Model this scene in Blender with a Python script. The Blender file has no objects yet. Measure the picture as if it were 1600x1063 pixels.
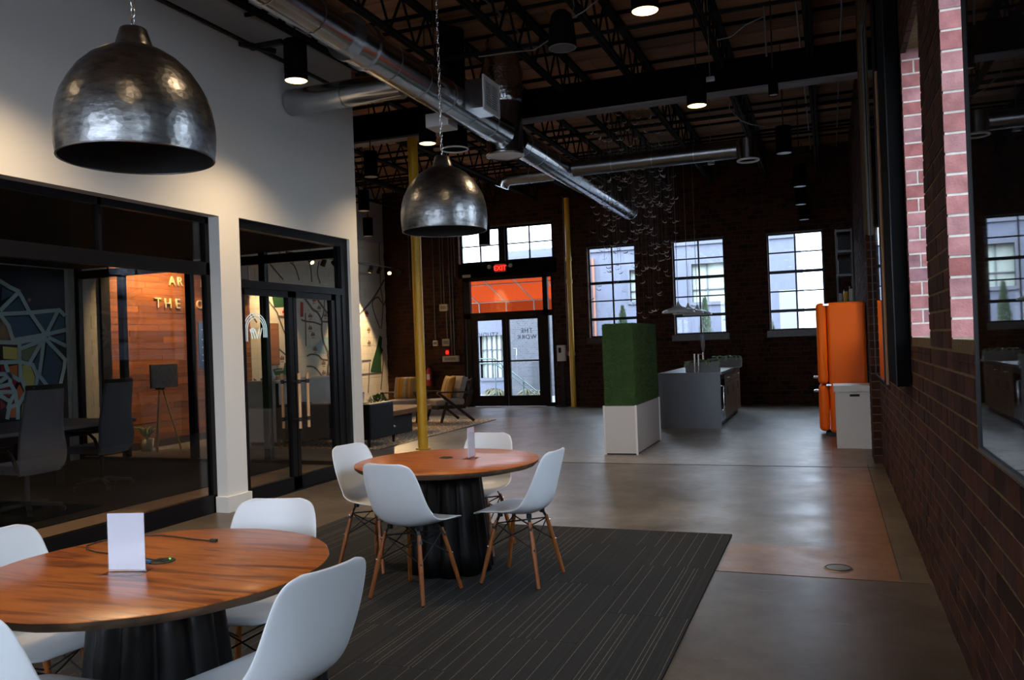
import bpy, bmesh, math, random
from mathutils import Matrix, Vector

S = bpy.context.scene
COL = S.collection
PI = math.pi
RND = random.Random(7)

# ------------------------------------------------------------------ camera
F_PX, CAM_H = 1295.95, 1.5
yaw, pitch, roll = .365168, .0063199, -.0364643
cy, sy, cp, sp = math.cos(yaw), math.sin(yaw), math.cos(pitch), math.sin(pitch)
fwd = Vector((-sy * cp, cy * cp, sp))
rgt = Vector((cy, sy, 0))
upv = rgt.cross(fwd)
cr, sr = math.cos(roll), math.sin(roll)
r2 = cr * rgt + sr * upv
u2 = -sr * rgt + cr * upv
cam_d = bpy.data.cameras.new('camera')
cam_d.sensor_width = 36.0
cam_d.lens = F_PX / 1600 * 36.0
cam_d.clip_start, cam_d.clip_end = .05, 300
cam = bpy.data.objects.new('camera', cam_d)
COL.objects.link(cam)
cam.matrix_world = Matrix((
    (r2.x, u2.x, -fwd.x, 0), (r2.y, u2.y, -fwd.y, 0), (r2.z, u2.z, -fwd.z, CAM_H), (0, 0, 0, 1)))
S.camera = cam

# ------------------------------------------------------------------ sky and exposure
W = bpy.data.worlds.new('overcast_sky')
S.world = W
W.use_nodes = True
bg = W.node_tree.nodes['Background']
bg.inputs[0].default_value = (.70, .82, 1.0, 1)
# overcast: radiance grows from the horizon to the zenith
wt = W.node_tree
w_tc = wt.nodes.new('ShaderNodeTexCoord'); w_sp = wt.nodes.new('ShaderNodeSeparateXYZ'); w_mr = wt.nodes.new('ShaderNodeMapRange')
wt.links.new(w_tc.outputs['Generated'], w_sp.inputs[0]); wt.links.new(w_sp.outputs[2], w_mr.inputs[0])
SKY_LOW, SKY_HIGH = 4.5, 10.5
w_mr.inputs[1].default_value = 0; w_mr.inputs[2].default_value = 1; w_mr.inputs[3].default_value = SKY_LOW; w_mr.inputs[4].default_value = SKY_HIGH
wt.links.new(w_mr.outputs[0], bg.inputs[1])
S.view_settings.view_transform = 'Standard'
S.view_settings.look = 'None'
S.view_settings.gamma = 1
S.view_settings.use_curve_mapping = False
S.view_settings.exposure = 1.0
S.cycles.max_bounces = 10
S.cycles.diffuse_bounces = 5
S.cycles.glossy_bounces = 5
S.cycles.transparent_max_bounces = 24
S.cycles.sample_clamp_indirect = 6
S.cycles.caustics_reflective = False
S.cycles.caustics_refractive = False
CAN_W = 85.0          # watts of one ceiling can
TRACK_W = 45.0        # watts of one track spot

# ------------------------------------------------------------------ materials
def nt_new(name):
    m = bpy.data.materials.new(name)
    m.use_nodes = True
    nt = m.node_tree
    return m, nt, nt.nodes['Principled BSDF']

def N(nt, typ, **kw):
    n = nt.nodes.new(typ)
    for k, v in kw.items():
        setattr(n, k, v)
    return n

def ramp(nt, stops, interp='LINEAR'):
    r = nt.nodes.new('ShaderNodeValToRGB')
    r.color_ramp.interpolation = interp
    e = r.color_ramp.elements
    while len(e) < len(stops):
        e.new(.5)
    for i, (p, c) in enumerate(stops):
        e[i].position = p
        e[i].color = (c[0], c[1], c[2], 1)
    return r

def mat(name, col, rough=.5, metal=0., spec=.5, coat=0., noise=0., nscale=20., bump=0., bscale=60., emit=None, estr=0., sheen=0., nstretch=None):
    m, nt, b = nt_new(name)
    b.inputs['Base Color'].default_value = (*col, 1)
    b.inputs['Roughness'].default_value = rough
    b.inputs['Metallic'].default_value = metal
    b.inputs['Specular IOR Level'].default_value = spec
    b.inputs['Coat Weight'].default_value = coat
    b.inputs['Sheen Weight'].default_value = sheen
    L = nt.links.new
    if noise or bump:
        tc = N(nt, 'ShaderNodeTexCoord')
        src = tc.outputs['Object']
        if nstretch:
            mp = N(nt, 'ShaderNodeMapping')
            mp.inputs['Scale'].default_value = nstretch
            L(src, mp.inputs[0]); src = mp.outputs[0]
    if noise:
        n = N(nt, 'ShaderNodeTexNoise'); n.inputs['Scale'].default_value = nscale; n.inputs['Detail'].default_value = 5
        L(src, n.inputs['Vector'])
        lo = tuple(c * (1 - noise) for c in col); hi = tuple(min(1, c * (1 + noise)) for c in col)
        r = ramp(nt, [(.3, lo), (.7, hi)])
        L(n.outputs[0], r.inputs[0]); L(r.outputs[0], b.inputs['Base Color'])
    if bump:
        n2 = N(nt, 'ShaderNodeTexNoise'); n2.inputs['Scale'].default_value = bscale; n2.inputs['Detail'].default_value = 4
        L(src, n2.inputs['Vector'])
        bp = N(nt, 'ShaderNodeBump'); bp.inputs['Strength'].default_value = bump; bp.inputs['Distance'].default_value = .01
        L(n2.outputs[0], bp.inputs['Height']); L(bp.outputs[0], b.inputs['Normal'])
    if emit:
        b.inputs['Emission Color'].default_value = (*emit, 1)
        b.inputs['Emission Strength'].default_value = estr
    return m

def rand_value(nt):
    """one random number per brick, whether the brick is an object or a loose piece of a joined mesh"""
    g = N(nt, 'ShaderNodeNewGeometry'); o = N(nt, 'ShaderNodeObjectInfo')
    a = N(nt, 'ShaderNodeMath', operation='ADD'); f = N(nt, 'ShaderNodeMath', operation='FRACT')
    nt.links.new(g.outputs['Random Per Island'], a.inputs[0]); nt.links.new(o.outputs['Random'], a.inputs[1])
    nt.links.new(a.outputs[0], f.inputs[0])
    return f.outputs[0]

def brick_mat(name, stops, rough=.85, white=0.):
    m, nt, b = nt_new(name); L = nt.links.new
    rv = rand_value(nt); r = ramp(nt, stops); L(rv, r.inputs[0])
    tc = N(nt, 'ShaderNodeTexCoord'); g = N(nt, 'ShaderNodeNewGeometry')
    n = N(nt, 'ShaderNodeTexNoise'); n.inputs['Scale'].default_value = 14; n.inputs['Detail'].default_value = 6
    L(g.outputs['Position'], n.inputs['Vector'])
    mx = N(nt, 'ShaderNodeMix', data_type='RGBA', blend_type='MULTIPLY'); mx.inputs[0].default_value = .8
    r2_ = ramp(nt, [(.25, (.55, .5, .5)), (.75, (1.25, 1.2, 1.2))])
    L(n.outputs[0], r2_.inputs[0]); L(r.outputs[0], mx.inputs[6]); L(r2_.outputs[0], mx.inputs[7])
    L(mx.outputs[2], b.inputs['Base Color'])
    b.inputs['Roughness'].default_value = rough; b.inputs['Specular IOR Level'].default_value = .12
    bp = N(nt, 'ShaderNodeBump'); bp.inputs['Strength'].default_value = .35; bp.inputs['Distance'].default_value = .006
    n3 = N(nt, 'ShaderNodeTexNoise'); n3.inputs['Scale'].default_value = 90; L(g.outputs['Position'], n3.inputs['Vector'])
    L(n3.outputs[0], bp.inputs['Height']); L(bp.outputs[0], b.inputs['Normal'])
    return m

def wood_mat(name, stops, axis='X', scale=6., rough=.35, coat=0., perpiece=0., stretch=12.):
    m, nt, b = nt_new(name); L = nt.links.new
    tc = N(nt, 'ShaderNodeTexCoord'); mp = N(nt, 'ShaderNodeMapping')
    s = [stretch, stretch, stretch]; s['XYZ'.index(axis)] = 1.0
    mp.inputs['Scale'].default_value = [v * scale / stretch for v in s]
    o = N(nt, 'ShaderNodeObjectInfo')
    ad = N(nt, 'ShaderNodeVectorMath', operation='ADD')
    sc = N(nt, 'ShaderNodeMath', operation='MULTIPLY'); sc.inputs[1].default_value = 37.
    L(o.outputs['Random'], sc.inputs[0])
    L(tc.outputs['Object'], mp.inputs[0]); L(mp.outputs[0], ad.inputs[0]); L(sc.outputs[0], ad.inputs[1])
    n = N(nt, 'ShaderNodeTexNoise'); n.inputs['Scale'].default_value = 1.0; n.inputs['Detail'].default_value = 7; n.inputs['Distortion'].default_value = 1.2
    L(ad.outputs[0], n.inputs['Vector'])
    r = ramp(nt, stops); L(n.outputs[0], r.inputs[0])
    out = r.outputs[0]
    if perpiece:
        rv = rand_value(nt)
        k = ramp(nt, [(0, (1 - perpiece,) * 3), (1, (1 + perpiece,) * 3)]); L(rv, k.inputs[0])
        mx = N(nt, 'ShaderNodeMix', data_type='RGBA', blend_type='MULTIPLY'); mx.inputs[0].default_value = 1
        L(out, mx.inputs[6]); L(k.outputs[0], mx.inputs[7]); out = mx.outputs[2]
    L(out, b.inputs['Base Color'])
    b.inputs['Roughness'].default_value = rough; b.inputs['Coat Weight'].default_value = coat; b.inputs['Coat Roughness'].default_value = .12
    return m

def glass_mat(name, tint=(1, 1, 1), ior=1.5, rough=0.0):
    m = bpy.data.materials.new(name); m.use_nodes = True; nt = m.node_tree; nt.nodes.clear()
    out = N(nt, 'ShaderNodeOutputMaterial'); t = N(nt, 'ShaderNodeBsdfTransparent'); g = N(nt, 'ShaderNodeBsdfGlossy')
    f = N(nt, 'ShaderNodeFresnel')
    geo = N(nt, 'ShaderNodeNewGeometry'); io = N(nt, 'ShaderNodeMix', data_type='FLOAT')
    io.inputs[2].default_value = ior; io.inputs[3].default_value = 1 / ior
    nt.links.new(geo.outputs['Backfacing'], io.inputs[0]); nt.links.new(io.outputs[0], f.inputs[0])
    t.inputs[0].default_value = (*tint, 1); g.inputs['Roughness'].default_value = rough
    mx = N(nt, 'ShaderNodeMixShader')
    nt.links.new(f.outputs[0], mx.inputs[0]); nt.links.new(t.outputs[0], mx.inputs[1]); nt.links.new(g.outputs[0], mx.inputs[2])
    nt.links.new(mx.outputs[0], out.inputs[0])
    return m

def emit_mat(name, col, s):
    m = bpy.data.materials.new(name); m.use_nodes = True; nt = m.node_tree; nt.nodes.clear()
    out = N(nt, 'ShaderNodeOutputMaterial'); e = N(nt, 'ShaderNodeEmission')
    e.inputs[0].default_value = (*col, 1); e.inputs[1].default_value = s
    nt.links.new(e.outputs[0], out.inputs[0])
    return m

M = {}
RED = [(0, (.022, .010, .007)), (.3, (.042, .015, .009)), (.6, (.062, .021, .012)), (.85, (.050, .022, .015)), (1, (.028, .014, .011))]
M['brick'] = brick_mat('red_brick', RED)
M['lit_jamb_brick'] = brick_mat('lit_jamb_brick', [(0, (.30, .11, .10)), (.4, (.38, .165, .155)), (.8, (.37, .185, .18)), (1, (.24, .12, .125))])  # paler copy of the wall brick, sky light on the reveals in its colour
M['mortar'] = mat('mortar', (.125, .085, .048), .95, spec=.1, noise=.25, nscale=30, bump=.4, bscale=120)
M['far_mortar'] = mat('far_wall_mortar', (.055, .042, .030), .95, spec=.1, noise=.25, nscale=30)
M['jamb_mortar'] = mat('pale_mortar', (.55, .50, .43), .95, noise=.15, nscale=30)
M['white_wall'] = mat('white_wall_paint', (.72, .715, .68), .75, bump=.04, bscale=200)
M['block'] = mat('cream_block_paint', (.72, .66, .54), .7, noise=.04, bump=.1, bscale=80)
M['grey_block'] = mat('grey_block_paint', (.5, .5, .47), .75, noise=.06)
M['navy'] = mat('navy_wall_paint', (.010, .016, .030), .6)
M['black'] = mat('black_steel', (.010, .010, .011), .5, spec=.3)
M['pedestal'] = mat('black_pedestal', (.005, .005, .0055), .42, spec=.3)
M['black_matte'] = mat('black_matte', (.003, .003, .003), .9, spec=.04)
M['black_frame'] = mat('black_aluminium', (.005, .005, .006), .35, spec=.2)
M['dark_ceiling'] = mat('dark_ceiling_paint', (.02, .02, .021), .9)
M['deck'] = wood_mat('roof_deck_wood', [(.2, (.17, .075, .038)), (.5, (.30, .145, .072)), (.8, (.40, .21, .115))], 'X', 5, .9, perpiece=.5)
M['joist'] = mat('black_joist_paint', (.008, .008, .008), .8, spec=.1)
M['steel_gray'] = mat('grey_flange_paint', (.20, .19, .20), .6)
M['duct'] = mat('galvanised_duct', (.46, .47, .48), .2, 1.0, noise=.10, nscale=5, bump=.012, bscale=5)
M['duct_dull'] = mat('dull_galvanised_duct', (.20, .20, .205), .30, 1.0, noise=.10, nscale=5)
M['duct_seam'] = mat('duct_seam', (.42, .43, .44), .3, 1.0)
M['foil'] = mat('crumpled_foil', (.75, .75, .76), .15, 1.0, bump=1.0, bscale=26)
M['yellow'] = mat('yellow_column_paint', (.66, .38, .022), .38, noise=.06)
M['plastic'] = mat('white_chair_plastic', (.62, .64, .655), .38)
M['leg_wood'] = wood_mat('chair_leg_wood', [(.2, (.14, .040, .009)), (.6, (.27, .085, .018)), (.9, (.34, .125, .032))], 'Z', 40, .4)
M['table_wood'] = wood_mat('table_top_wood', [(.30, (.085, .015, .002)), (.41, (.25, .055, .006)), (.52, (.42, .118, .014)), (.62, (.31, .075, .008)), (.74, (.13, .026, .003))], 'X', 15, .32, coat=.06, stretch=10.)
M['bark'] = wood_mat('table_edge_wood', [(.3, (.03, .018, .010)), (.7, (.10, .055, .028))], 'X', 16, .6)
M['bolt'] = mat('bright_bolt', (.8, .8, .8), .25, 1.0)
M['chrome'] = mat('chrome', (.75, .75, .75), .12, 1.0)
M['paper'] = mat('white_paper', (.70, .71, .78), .6)
M['acrylic'] = glass_mat('clear_acrylic', (.97, .97, .98), 1.49)
M['glass'] = glass_mat('window_glass', (.93, .95, .95), 1.5)
M['tint_glass'] = glass_mat('partition_glass', (.93, .93, .92), 1.5)
M['fabric'] = mat('charcoal_fabric', (.065, .068, .078), .85, noise=.15, nscale=200, sheen=.2)
M['leather'] = mat('black_leather', (.006, .006, .007), .5, spec=.2, bump=.1, bscale=150)
M['grey_fabric'] = mat('grey_beige_fabric', (.46, .41, .345), .9, noise=.1, nscale=150, sheen=.3)
M['dark_wood'] = mat('dark_walnut', (.045, .022, .012), .4, noise=.3, nscale=20)
M['orange'] = mat('orange_enamel', (.92, .125, .002), .45, spec=.15)
M['orange_side'] = M['orange']
M['laminate'] = mat('white_laminate', (.55, .53, .52), .5)
M['laminate_side'] = mat('pale_aluminium_trim', (.72, .72, .72), .35)
M['quartz'] = mat('grey_quartz', (.12, .125, .14), .35, noise=.12, nscale=90)
M['quartz_top'] = mat('pale_quartz_top', (.30, .30, .30), .25, noise=.1, nscale=90)
M['cab_wood'] = wood_mat('cabinet_walnut', [(.2, (.10, .042, .015)), (.6, (.20, .09, .032)), (.9, (.28, .13, .05))], 'Z', 12, .45)
M['slab_wood'] = wood_mat('coffee_slab_wood', [(.2, (.16, .055, .018)), (.6, (.30, .12, .038)), (.9, (.38, .17, .06))], 'Y', 12, .75)
M['oven'] = mat('black_oven_glass', (.012, .012, .014), .12)
M['concrete_pot'] = mat('concrete_pot', (.22, .22, .215), .8, noise=.1, nscale=25)
M['leaf'] = mat('leaf_green', (.085, .20, .04), .6, noise=.4, nscale=30)
M['leaf_pale'] = mat('leaf_pale_green', (.24, .34, .15), .6, noise=.35, nscale=30)
M['turf'] = mat('artificial_turf', (.035, .085, .016), .8, noise=.35, nscale=40)
M['turf_blade'] = mat('artificial_turf_blades', (.042, .10, .018), .75, noise=.35, nscale=60)
M['lamp_in'] = mat('lamp_dark_inside', (.018, .016, .015), .6)
M['clad'] = wood_mat('cladding_planks', [(.2, (.17, .050, .010)), (.5, (.28, .095, .020)), (.8, (.36, .14, .036))], 'Y', 9, .55, perpiece=.38)
M['cream_letter'] = mat('cream_letter', (.72, .62, .40), .5)
M['screen'] = mat('blue_screen', (.012, .03, .07), .2, emit=(.02, .07, .18), estr=.18)
M['screen_text'] = mat('screen_text', (.3, .35, .4), .4, emit=(.4, .5, .6), estr=.15)
M['desk'] = mat('desk_laminate', (.62, .61, .58), .4)
M['brass_wood'] = wood_mat('pale_handle_wood', [(.2, (.40, .22, .10)), (.7, (.58, .36, .18))], 'Z', 25, .4)
M['red'] = mat('red_enamel', (.45, .02, .015), .3)
M['exit_red'] = emit_mat('exit_letters_red', (1.0, .05, .03), 1.1)
M['alarm_red'] = emit_mat('alarm_lamp_red', (1.0, .02, .01), .9)
M['beige_box'] = mat('beige_box', (.36, .31, .24), .6)
M['white_box'] = mat('white_box_plastic', (.62, .62, .60), .45)
M['conduit'] = mat('grey_conduit', (.16, .16, .155), .45, .6)
M['copper_conduit'] = mat('rusty_conduit', (.26, .13, .06), .6)
M['can_lens'] = emit_mat('can_lens_warm', (1.0, .62, .24), 4.0)
M['can_off'] = mat('can_lens_unlit', (.5, .5, .48), .4)
M['speaker_grille'] = mat('speaker_grille', (.035, .036, .038), .6)
M['bird'] = mat('silver_bird', (.92, .90, .87), .4)
M['thread'] = mat('fine_thread', (.12, .12, .12), .6)
M['pend_grey'] = mat('pale_pendant_enamel', (.60, .61, .60), .4)
M['neon'] = emit_mat('white_neon', (.75, .95, 1.0), .5)
M['door_letter'] = mat('grey_vinyl_letter', (.035, .036, .04), .7)
M['cable'] = mat('black_cable', (.01, .01, .01), .5)
M['blue_plug'] = mat('blue_plug', (.03, .22, .55), .4)
M['green_led'] = emit_mat('green_led', (.05, 1, .1), 2)
M['map_road'] = mat('map_road_paint', (.12, .105, .09), .7)
M['map_green'] = mat('map_green_paint', (.018, .075, .026), .7)
M['map_red'] = mat('map_red_paint', (.50, .035, .018), .7)
M['map_blue'] = mat('map_blue_paint', (.36, .50, .55), .7)
M['map_icon'] = mat('map_icon_paint', (.22, .13, .07), .7)
M['mural_line'] = mat('mural_pale_teal', (.42, .56, .58), .75)
M['mural_yellow'] = mat('mural_yellow', (.62, .56, .16), .75)
M['mural_orange'] = mat('mural_orange', (.62, .17, .05), .75)
M['mural_red'] = mat('mural_red', (.34, .025, .042), .75)
M['mural_green'] = mat('mural_green', (.18, .26, .13), .75)
M['mural_blue'] = mat('mural_blue', (.06, .13, .20), .75)
M['wall_board'] = wood_mat('wall_board_wood', [(.2, (.26, .10, .035)), (.7, (.38, .16, .06))], 'Y', 8, .5)
M['slate'] = mat('slate_board', (.09, .10, .10), .6, noise=.3, nscale=18)
M['gold'] = mat('brass_tripod', (.42, .28, .09), .35, .7)
M['cardboard_white'] = mat('white_card', (.58, .56, .53), .6)
M['dark_slot'] = mat('dark_slot', (.01, .01, .01), .9)
M['pillow_white'] = mat('pale_cushion', (.62, .64, .68), .85, noise=.1, nscale=60)
# outdoors
M['ext_paint'] = mat('pale_blue_painted_brick', (.135, .145, .192), .85, noise=.06, nscale=6)
M['ext_trim'] = mat('pale_stone_trim', (.13, .137, .168), .8)
M['ext_glass'] = mat('sky_pale_window', (.42, .47, .41), .3)  # opaque pane colour holds the sky it would reflect
M['ext_frame'] = mat('white_window_frame', (.13, .14, .15), .6)
M['ext_ground'] = mat('pale_paving', (.15, .15, .15), .85, noise=.12, nscale=3)
M['shrub'] = mat('dry_grass', (.10, .095, .055), .9, noise=.35, nscale=20)
M['cypress'] = mat('cypress_green', (.045, .075, .035), .9, noise=.35, nscale=20)
M['rail_green'] = mat('verdigris_rail', (.07, .11, .105), .5)
M['white_tube'] = mat('white_tube', (.40, .40, .38), .4)
M['gate'] = mat('grey_gate', (.05, .055, .065), .6)

def bird_mat():
    m = bpy.data.materials.new('pale_bird_paper'); m.use_nodes = True; nt = m.node_tree; nt.nodes.clear()
    out = N(nt, 'ShaderNodeOutputMaterial'); d = N(nt, 'ShaderNodeBsdfDiffuse'); t = N(nt, 'ShaderNodeBsdfTranslucent'); mx = N(nt, 'ShaderNodeMixShader')
    d.inputs[0].default_value = (.9, .88, .85, 1); t.inputs[0].default_value = (.9, .88, .85, 1); mx.inputs[0].default_value = .5
    nt.links.new(d.outputs[0], mx.inputs[1]); nt.links.new(t.outputs[0], mx.inputs[2]); nt.links.new(mx.outputs[0], out.inputs[0])
    M['bird'] = m
bird_mat()
def special_mats():
    # polished concrete
    m, nt, b = nt_new('polished_concrete'); L = nt.links.new
    g = N(nt, 'ShaderNodeNewGeometry')
    n1 = N(nt, 'ShaderNodeTexNoise'); n1.inputs['Scale'].default_value = .55; n1.inputs['Detail'].default_value = 8; n1.inputs['Roughness'].default_value = .62
    L(g.outputs['Position'], n1.inputs['Vector'])
    r1 = ramp(nt, [(.36, (.062, .046, .031)), (.50, (.098, .078, .057)), (.63, (.150, .128, .100))]); L(n1.outputs[0], r1.inputs[0])
    n2 = N(nt, 'ShaderNodeTexNoise'); n2.inputs['Scale'].default_value = 7; n2.inputs['Detail'].default_value = 9; n2.inputs['Roughness'].default_value = .7
    L(g.outputs['Position'], n2.inputs['Vector'])
    r2_ = ramp(nt, [(.40, (.80, .79, .78)), (.5, (1, 1, 1)), (.60, (1.18, 1.18, 1.2))]); L(n2.outputs[0], r2_.inputs[0])
    mx = N(nt, 'ShaderNodeMix', data_type='RGBA', blend_type='MULTIPLY'); mx.inputs[0].default_value = 1
    L(r1.outputs[0], mx.inputs[6]); L(r2_.outputs[0], mx.inputs[7])
    L(mx.outputs[2], b.inputs['Base Color'])
    n3 = N(nt, 'ShaderNodeTexNoise'); n3.inputs['Scale'].default_value = 2.6; n3.inputs['Detail'].default_value = 5; n3.inputs['Roughness'].default_value = .6
    L(g.outputs['Position'], n3.inputs['Vector'])
    r3 = ramp(nt, [(.34, (.31,) * 3), (.66, (.40,) * 3)]); L(n3.outputs[0], r3.inputs[0]); L(r3.outputs[0], b.inputs['Roughness'])
    b.inputs['Specular IOR Level'].default_value = .45
    bp = N(nt, 'ShaderNodeBump'); bp.inputs['Strength'].default_value = .012; bp.inputs['Distance'].default_value = .003
    nt.nodes.remove(bp)
    # pale scuffs and scratches left by furniture
    mp_s = N(nt, 'ShaderNodeMapping'); mp_s.inputs['Rotation'].default_value = (0, 0, .5); mp_s.inputs['Scale'].default_value = (1.2, 5.0, 1)
    L(g.outputs['Position'], mp_s.inputs[0])
    n4 = N(nt, 'ShaderNodeTexNoise'); n4.inputs['Scale'].default_value = 1.6; n4.inputs['Detail'].default_value = 10; n4.inputs['Roughness'].default_value = .75
    L(mp_s.outputs[0], n4.inputs['Vector'])
    r4 = ramp(nt, [(.60, (0, 0, 0)), (.70, (.55, .55, .55))]); L(n4.outputs[0], r4.inputs[0])
    mx2 = N(nt, 'ShaderNodeMix', data_type='RGBA'); mx2.inputs[7].default_value = (.26, .25, .23, 1)
    L(r4.outputs[0], mx2.inputs[0]); L(mx.outputs[2], mx2.inputs[6]); L(mx2.outputs[2], b.inputs['Base Color'])
    M['concrete'] = m
    m4 = m.copy(); m4.name = 'brightened_concrete'; M['brightened_floor'] = m4
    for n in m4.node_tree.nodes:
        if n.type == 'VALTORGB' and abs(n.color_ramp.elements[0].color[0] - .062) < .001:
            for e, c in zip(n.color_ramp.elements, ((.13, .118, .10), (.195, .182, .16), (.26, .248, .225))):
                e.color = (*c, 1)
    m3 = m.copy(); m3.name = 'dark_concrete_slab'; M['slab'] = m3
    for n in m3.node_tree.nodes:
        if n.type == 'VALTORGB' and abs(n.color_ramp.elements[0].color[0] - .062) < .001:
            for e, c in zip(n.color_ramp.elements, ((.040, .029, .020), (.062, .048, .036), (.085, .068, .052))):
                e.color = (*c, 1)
    m2 = m.copy(); m2.name = 'tan_concrete_patch'; M['patch'] = m2
    for n in m2.node_tree.nodes:
        if n.type == 'VALTORGB' and abs(n.color_ramp.elements[0].color[0] - .062) < .001:
            for e, c in zip(n.color_ramp.elements, ((.135, .068, .032), (.18, .095, .048), (.215, .122, .066))):
                e.color = (*c, 1)
    # carpet tiles with broken pale pin stripes running along Y
    m, nt, b = nt_new('striped_carpet_tile'); L = nt.links.new
    tc = N(nt, 'ShaderNodeTexCoord'); o = N(nt, 'ShaderNodeObjectInfo')
    sx = N(nt, 'ShaderNodeSeparateXYZ'); L(tc.outputs['Object'], sx.inputs[0])
    def M1(op, a, bv):
        q = N(nt, 'ShaderNodeMath', operation=op)
        for i, v in ((0, a), (1, bv)):
            if v is None: continue
            if isinstance(v, (int, float)): q.inputs[i].default_value = v
            else: L(v, q.inputs[i])
        return q.outputs[0]
    off = M1('MULTIPLY', o.outputs['Random'], 91.)
    u = M1('ADD', M1('MULTIPLY', sx.outputs[0], 45.), off)
    fl = M1('FLOOR', u, None); fr = M1('FRACT', u, None)
    wn = N(nt, 'ShaderNodeTexWhiteNoise', noise_dimensions='1D'); L(fl, wn.inputs['W'])
    on = M1('GREATER_THAN', wn.outputs[0], .68)
    line = M1('LESS_THAN', fr, .15)
    nb = N(nt, 'ShaderNodeTexNoise'); nb.inputs['Scale'].default_value = 260; L(tc.outputs['Object'], nb.inputs['Vector'])
    speck = M1('GREATER_THAN', nb.outputs[0], .46)
    k = M1('MULTIPLY', M1('MULTIPLY', on, line), M1('ADD', M1('MULTIPLY', speck, .8), .2))
    cr_ = ramp(nt, [(0, (.013, .0135, .0145)), (1, (.031, .032, .034))])
    wn2 = N(nt, 'ShaderNodeTexNoise', noise_dimensions='1D'); wn2.inputs['Scale'].default_value = .9; L(u, wn2.inputs['W'])
    nv = M1('ADD', M1('MULTIPLY', nb.outputs[0], .5), M1('MULTIPLY', wn2.outputs[0], .5)); L(nv, cr_.inputs[0])
    mx = N(nt, 'ShaderNodeMix', data_type='RGBA'); mx.inputs[7].default_value = (.135, .128, .11, 1)
    L(k, mx.inputs[0]); L(cr_.outputs[0], mx.inputs[6]); L(mx.outputs[2], b.inputs['Base Color'])
    b.inputs['Roughness'].default_value = .95; b.inputs['Specular IOR Level'].default_value = .1
    bp = N(nt, 'ShaderNodeBump'); bp.inputs['Strength'].default_value = .5; bp.inputs['Distance'].default_value = .004
    L(nb.outputs[0], bp.inputs['Height']); L(bp.outputs[0], b.inputs['Normal'])
    M['carpet'] = m
    M['dark_carpet'] = mat('dark_conference_carpet', (.010, .010, .011), .95, noise=.3, nscale=150, spec=.1)
    # hammered lamp metal: dark horizontal brushing and dents
    m, nt, b = nt_new('hammered_dark_metal'); L = nt.links.new
    tc = N(nt, 'ShaderNodeTexCoord'); mp = N(nt, 'ShaderNodeMapping'); mp.inputs['Scale'].default_value = (14, 14, 46)
    L(tc.outputs['Object'], mp.inputs[0])
    n = N(nt, 'ShaderNodeTexNoise'); n.inputs['Scale'].default_value = 1; n.inputs['Detail'].default_value = 7; n.inputs['Roughness'].default_value = .65
    L(mp.outputs[0], n.inputs['Vector'])
    r = ramp(nt, [(.32, (.10, .10, .10)), (.5, (.20, .20, .20)), (.68, (.27, .27, .27))]); L(n.outputs[0], r.inputs[0]); L(r.outputs[0], b.inputs['Base Color'])
    b.inputs['Metallic'].default_value = 1; b.inputs['Roughness'].default_value = .30
    v = N(nt, 'ShaderNodeTexVoronoi'); v.inputs['Scale'].default_value = 42; L(tc.outputs['Object'], v.inputs['Vector'])
    ad = M1b = N(nt, 'ShaderNodeMath', operation='ADD'); L(v.outputs['Distance'], ad.inputs[0]); L(n.outputs[0], ad.inputs[1])
    bp = N(nt, 'ShaderNodeBump'); bp.inputs['Strength'].default_value = .22; bp.inputs['Distance'].default_value = .004
    L(ad.outputs[0], bp.inputs['Height']); L(bp.outputs[0], b.inputs['Normal'])
    M['hammered'] = m
    # glossy framed picture under glass
    m, nt, b = nt_new('dark_picture_under_glass'); L = nt.links.new
    tc = N(nt, 'ShaderNodeTexCoord'); n = N(nt, 'ShaderNodeTexNoise'); n.inputs['Scale'].default_value = 1.6; n.inputs['Detail'].default_value = 3
    L(tc.outputs['Object'], n.inputs['Vector'])
    r = ramp(nt, [(.4, (.004, .004, .005)), (.6, (.018, .010, .005))]); L(n.outputs[0], r.inputs[0]); L(r.outputs[0], b.inputs['Base Color'])
    b.inputs['Roughness'].default_value = .02; b.inputs['Specular IOR Level'].default_value = .9
    M['picture'] = m
    # patterned rug
    m, nt, b = nt_new('patterned_rug'); L = nt.links.new
    tc = N(nt, 'ShaderNodeTexCoord'); mp = N(nt, 'ShaderNodeMapping'); mp.inputs['Scale'].default_value = (5.5, 3.2, 1)
    L(tc.outputs['Object'], mp.inputs[0])
    v = N(nt, 'ShaderNodeTexVoronoi', feature='F1', distance='MANHATTAN'); v.inputs['Scale'].default_value = 1.2; v.inputs['Randomness'].default_value = .45
    L(mp.outputs[0], v.inputs['Vector'])
    r = ramp(nt, [(0, (.52, .40, .25)), (.30, (.52, .40, .25)), (.34, (.08, .07, .06)), (.44, (.42, .19, .07)), (.52, (.56, .48, .35)), (.8, (.40, .25, .12))], 'CONSTANT')
    L(v.outputs['Distance'], r.inputs[0]); L(r.outputs[0], b.inputs['Base Color']); b.inputs['Roughness'].default_value = .95
    M['rug'] = m
    # striped yellow cushion
    m, nt, b = nt_new('yellow_striped_cushion'); L = nt.links.new
    tc = N(nt, 'ShaderNodeTexCoord'); sx = N(nt, 'ShaderNodeSeparateXYZ'); L(tc.outputs['Object'], sx.inputs[0])
    q = N(nt, 'ShaderNodeMath', operation='MULTIPLY_ADD'); q.inputs[1].default_value = 2.0; q.inputs[2].default_value = .5
    L(sx.outputs[0], q.inputs[0])
    Yl, Wl, Gl = (.62, .31, .03), (.60, .50, .33), (.30, .27, .22)
    r = ramp(nt, [(0, Yl), (.14, Gl), (.19, Yl), (.30, Wl), (.36, Yl), (.44, Gl), (.48, Wl), (.60, Yl), (.74, (.45, .20, .02)), (.80, Yl), (.88, Gl), (.93, Wl)], 'CONSTANT')
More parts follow.
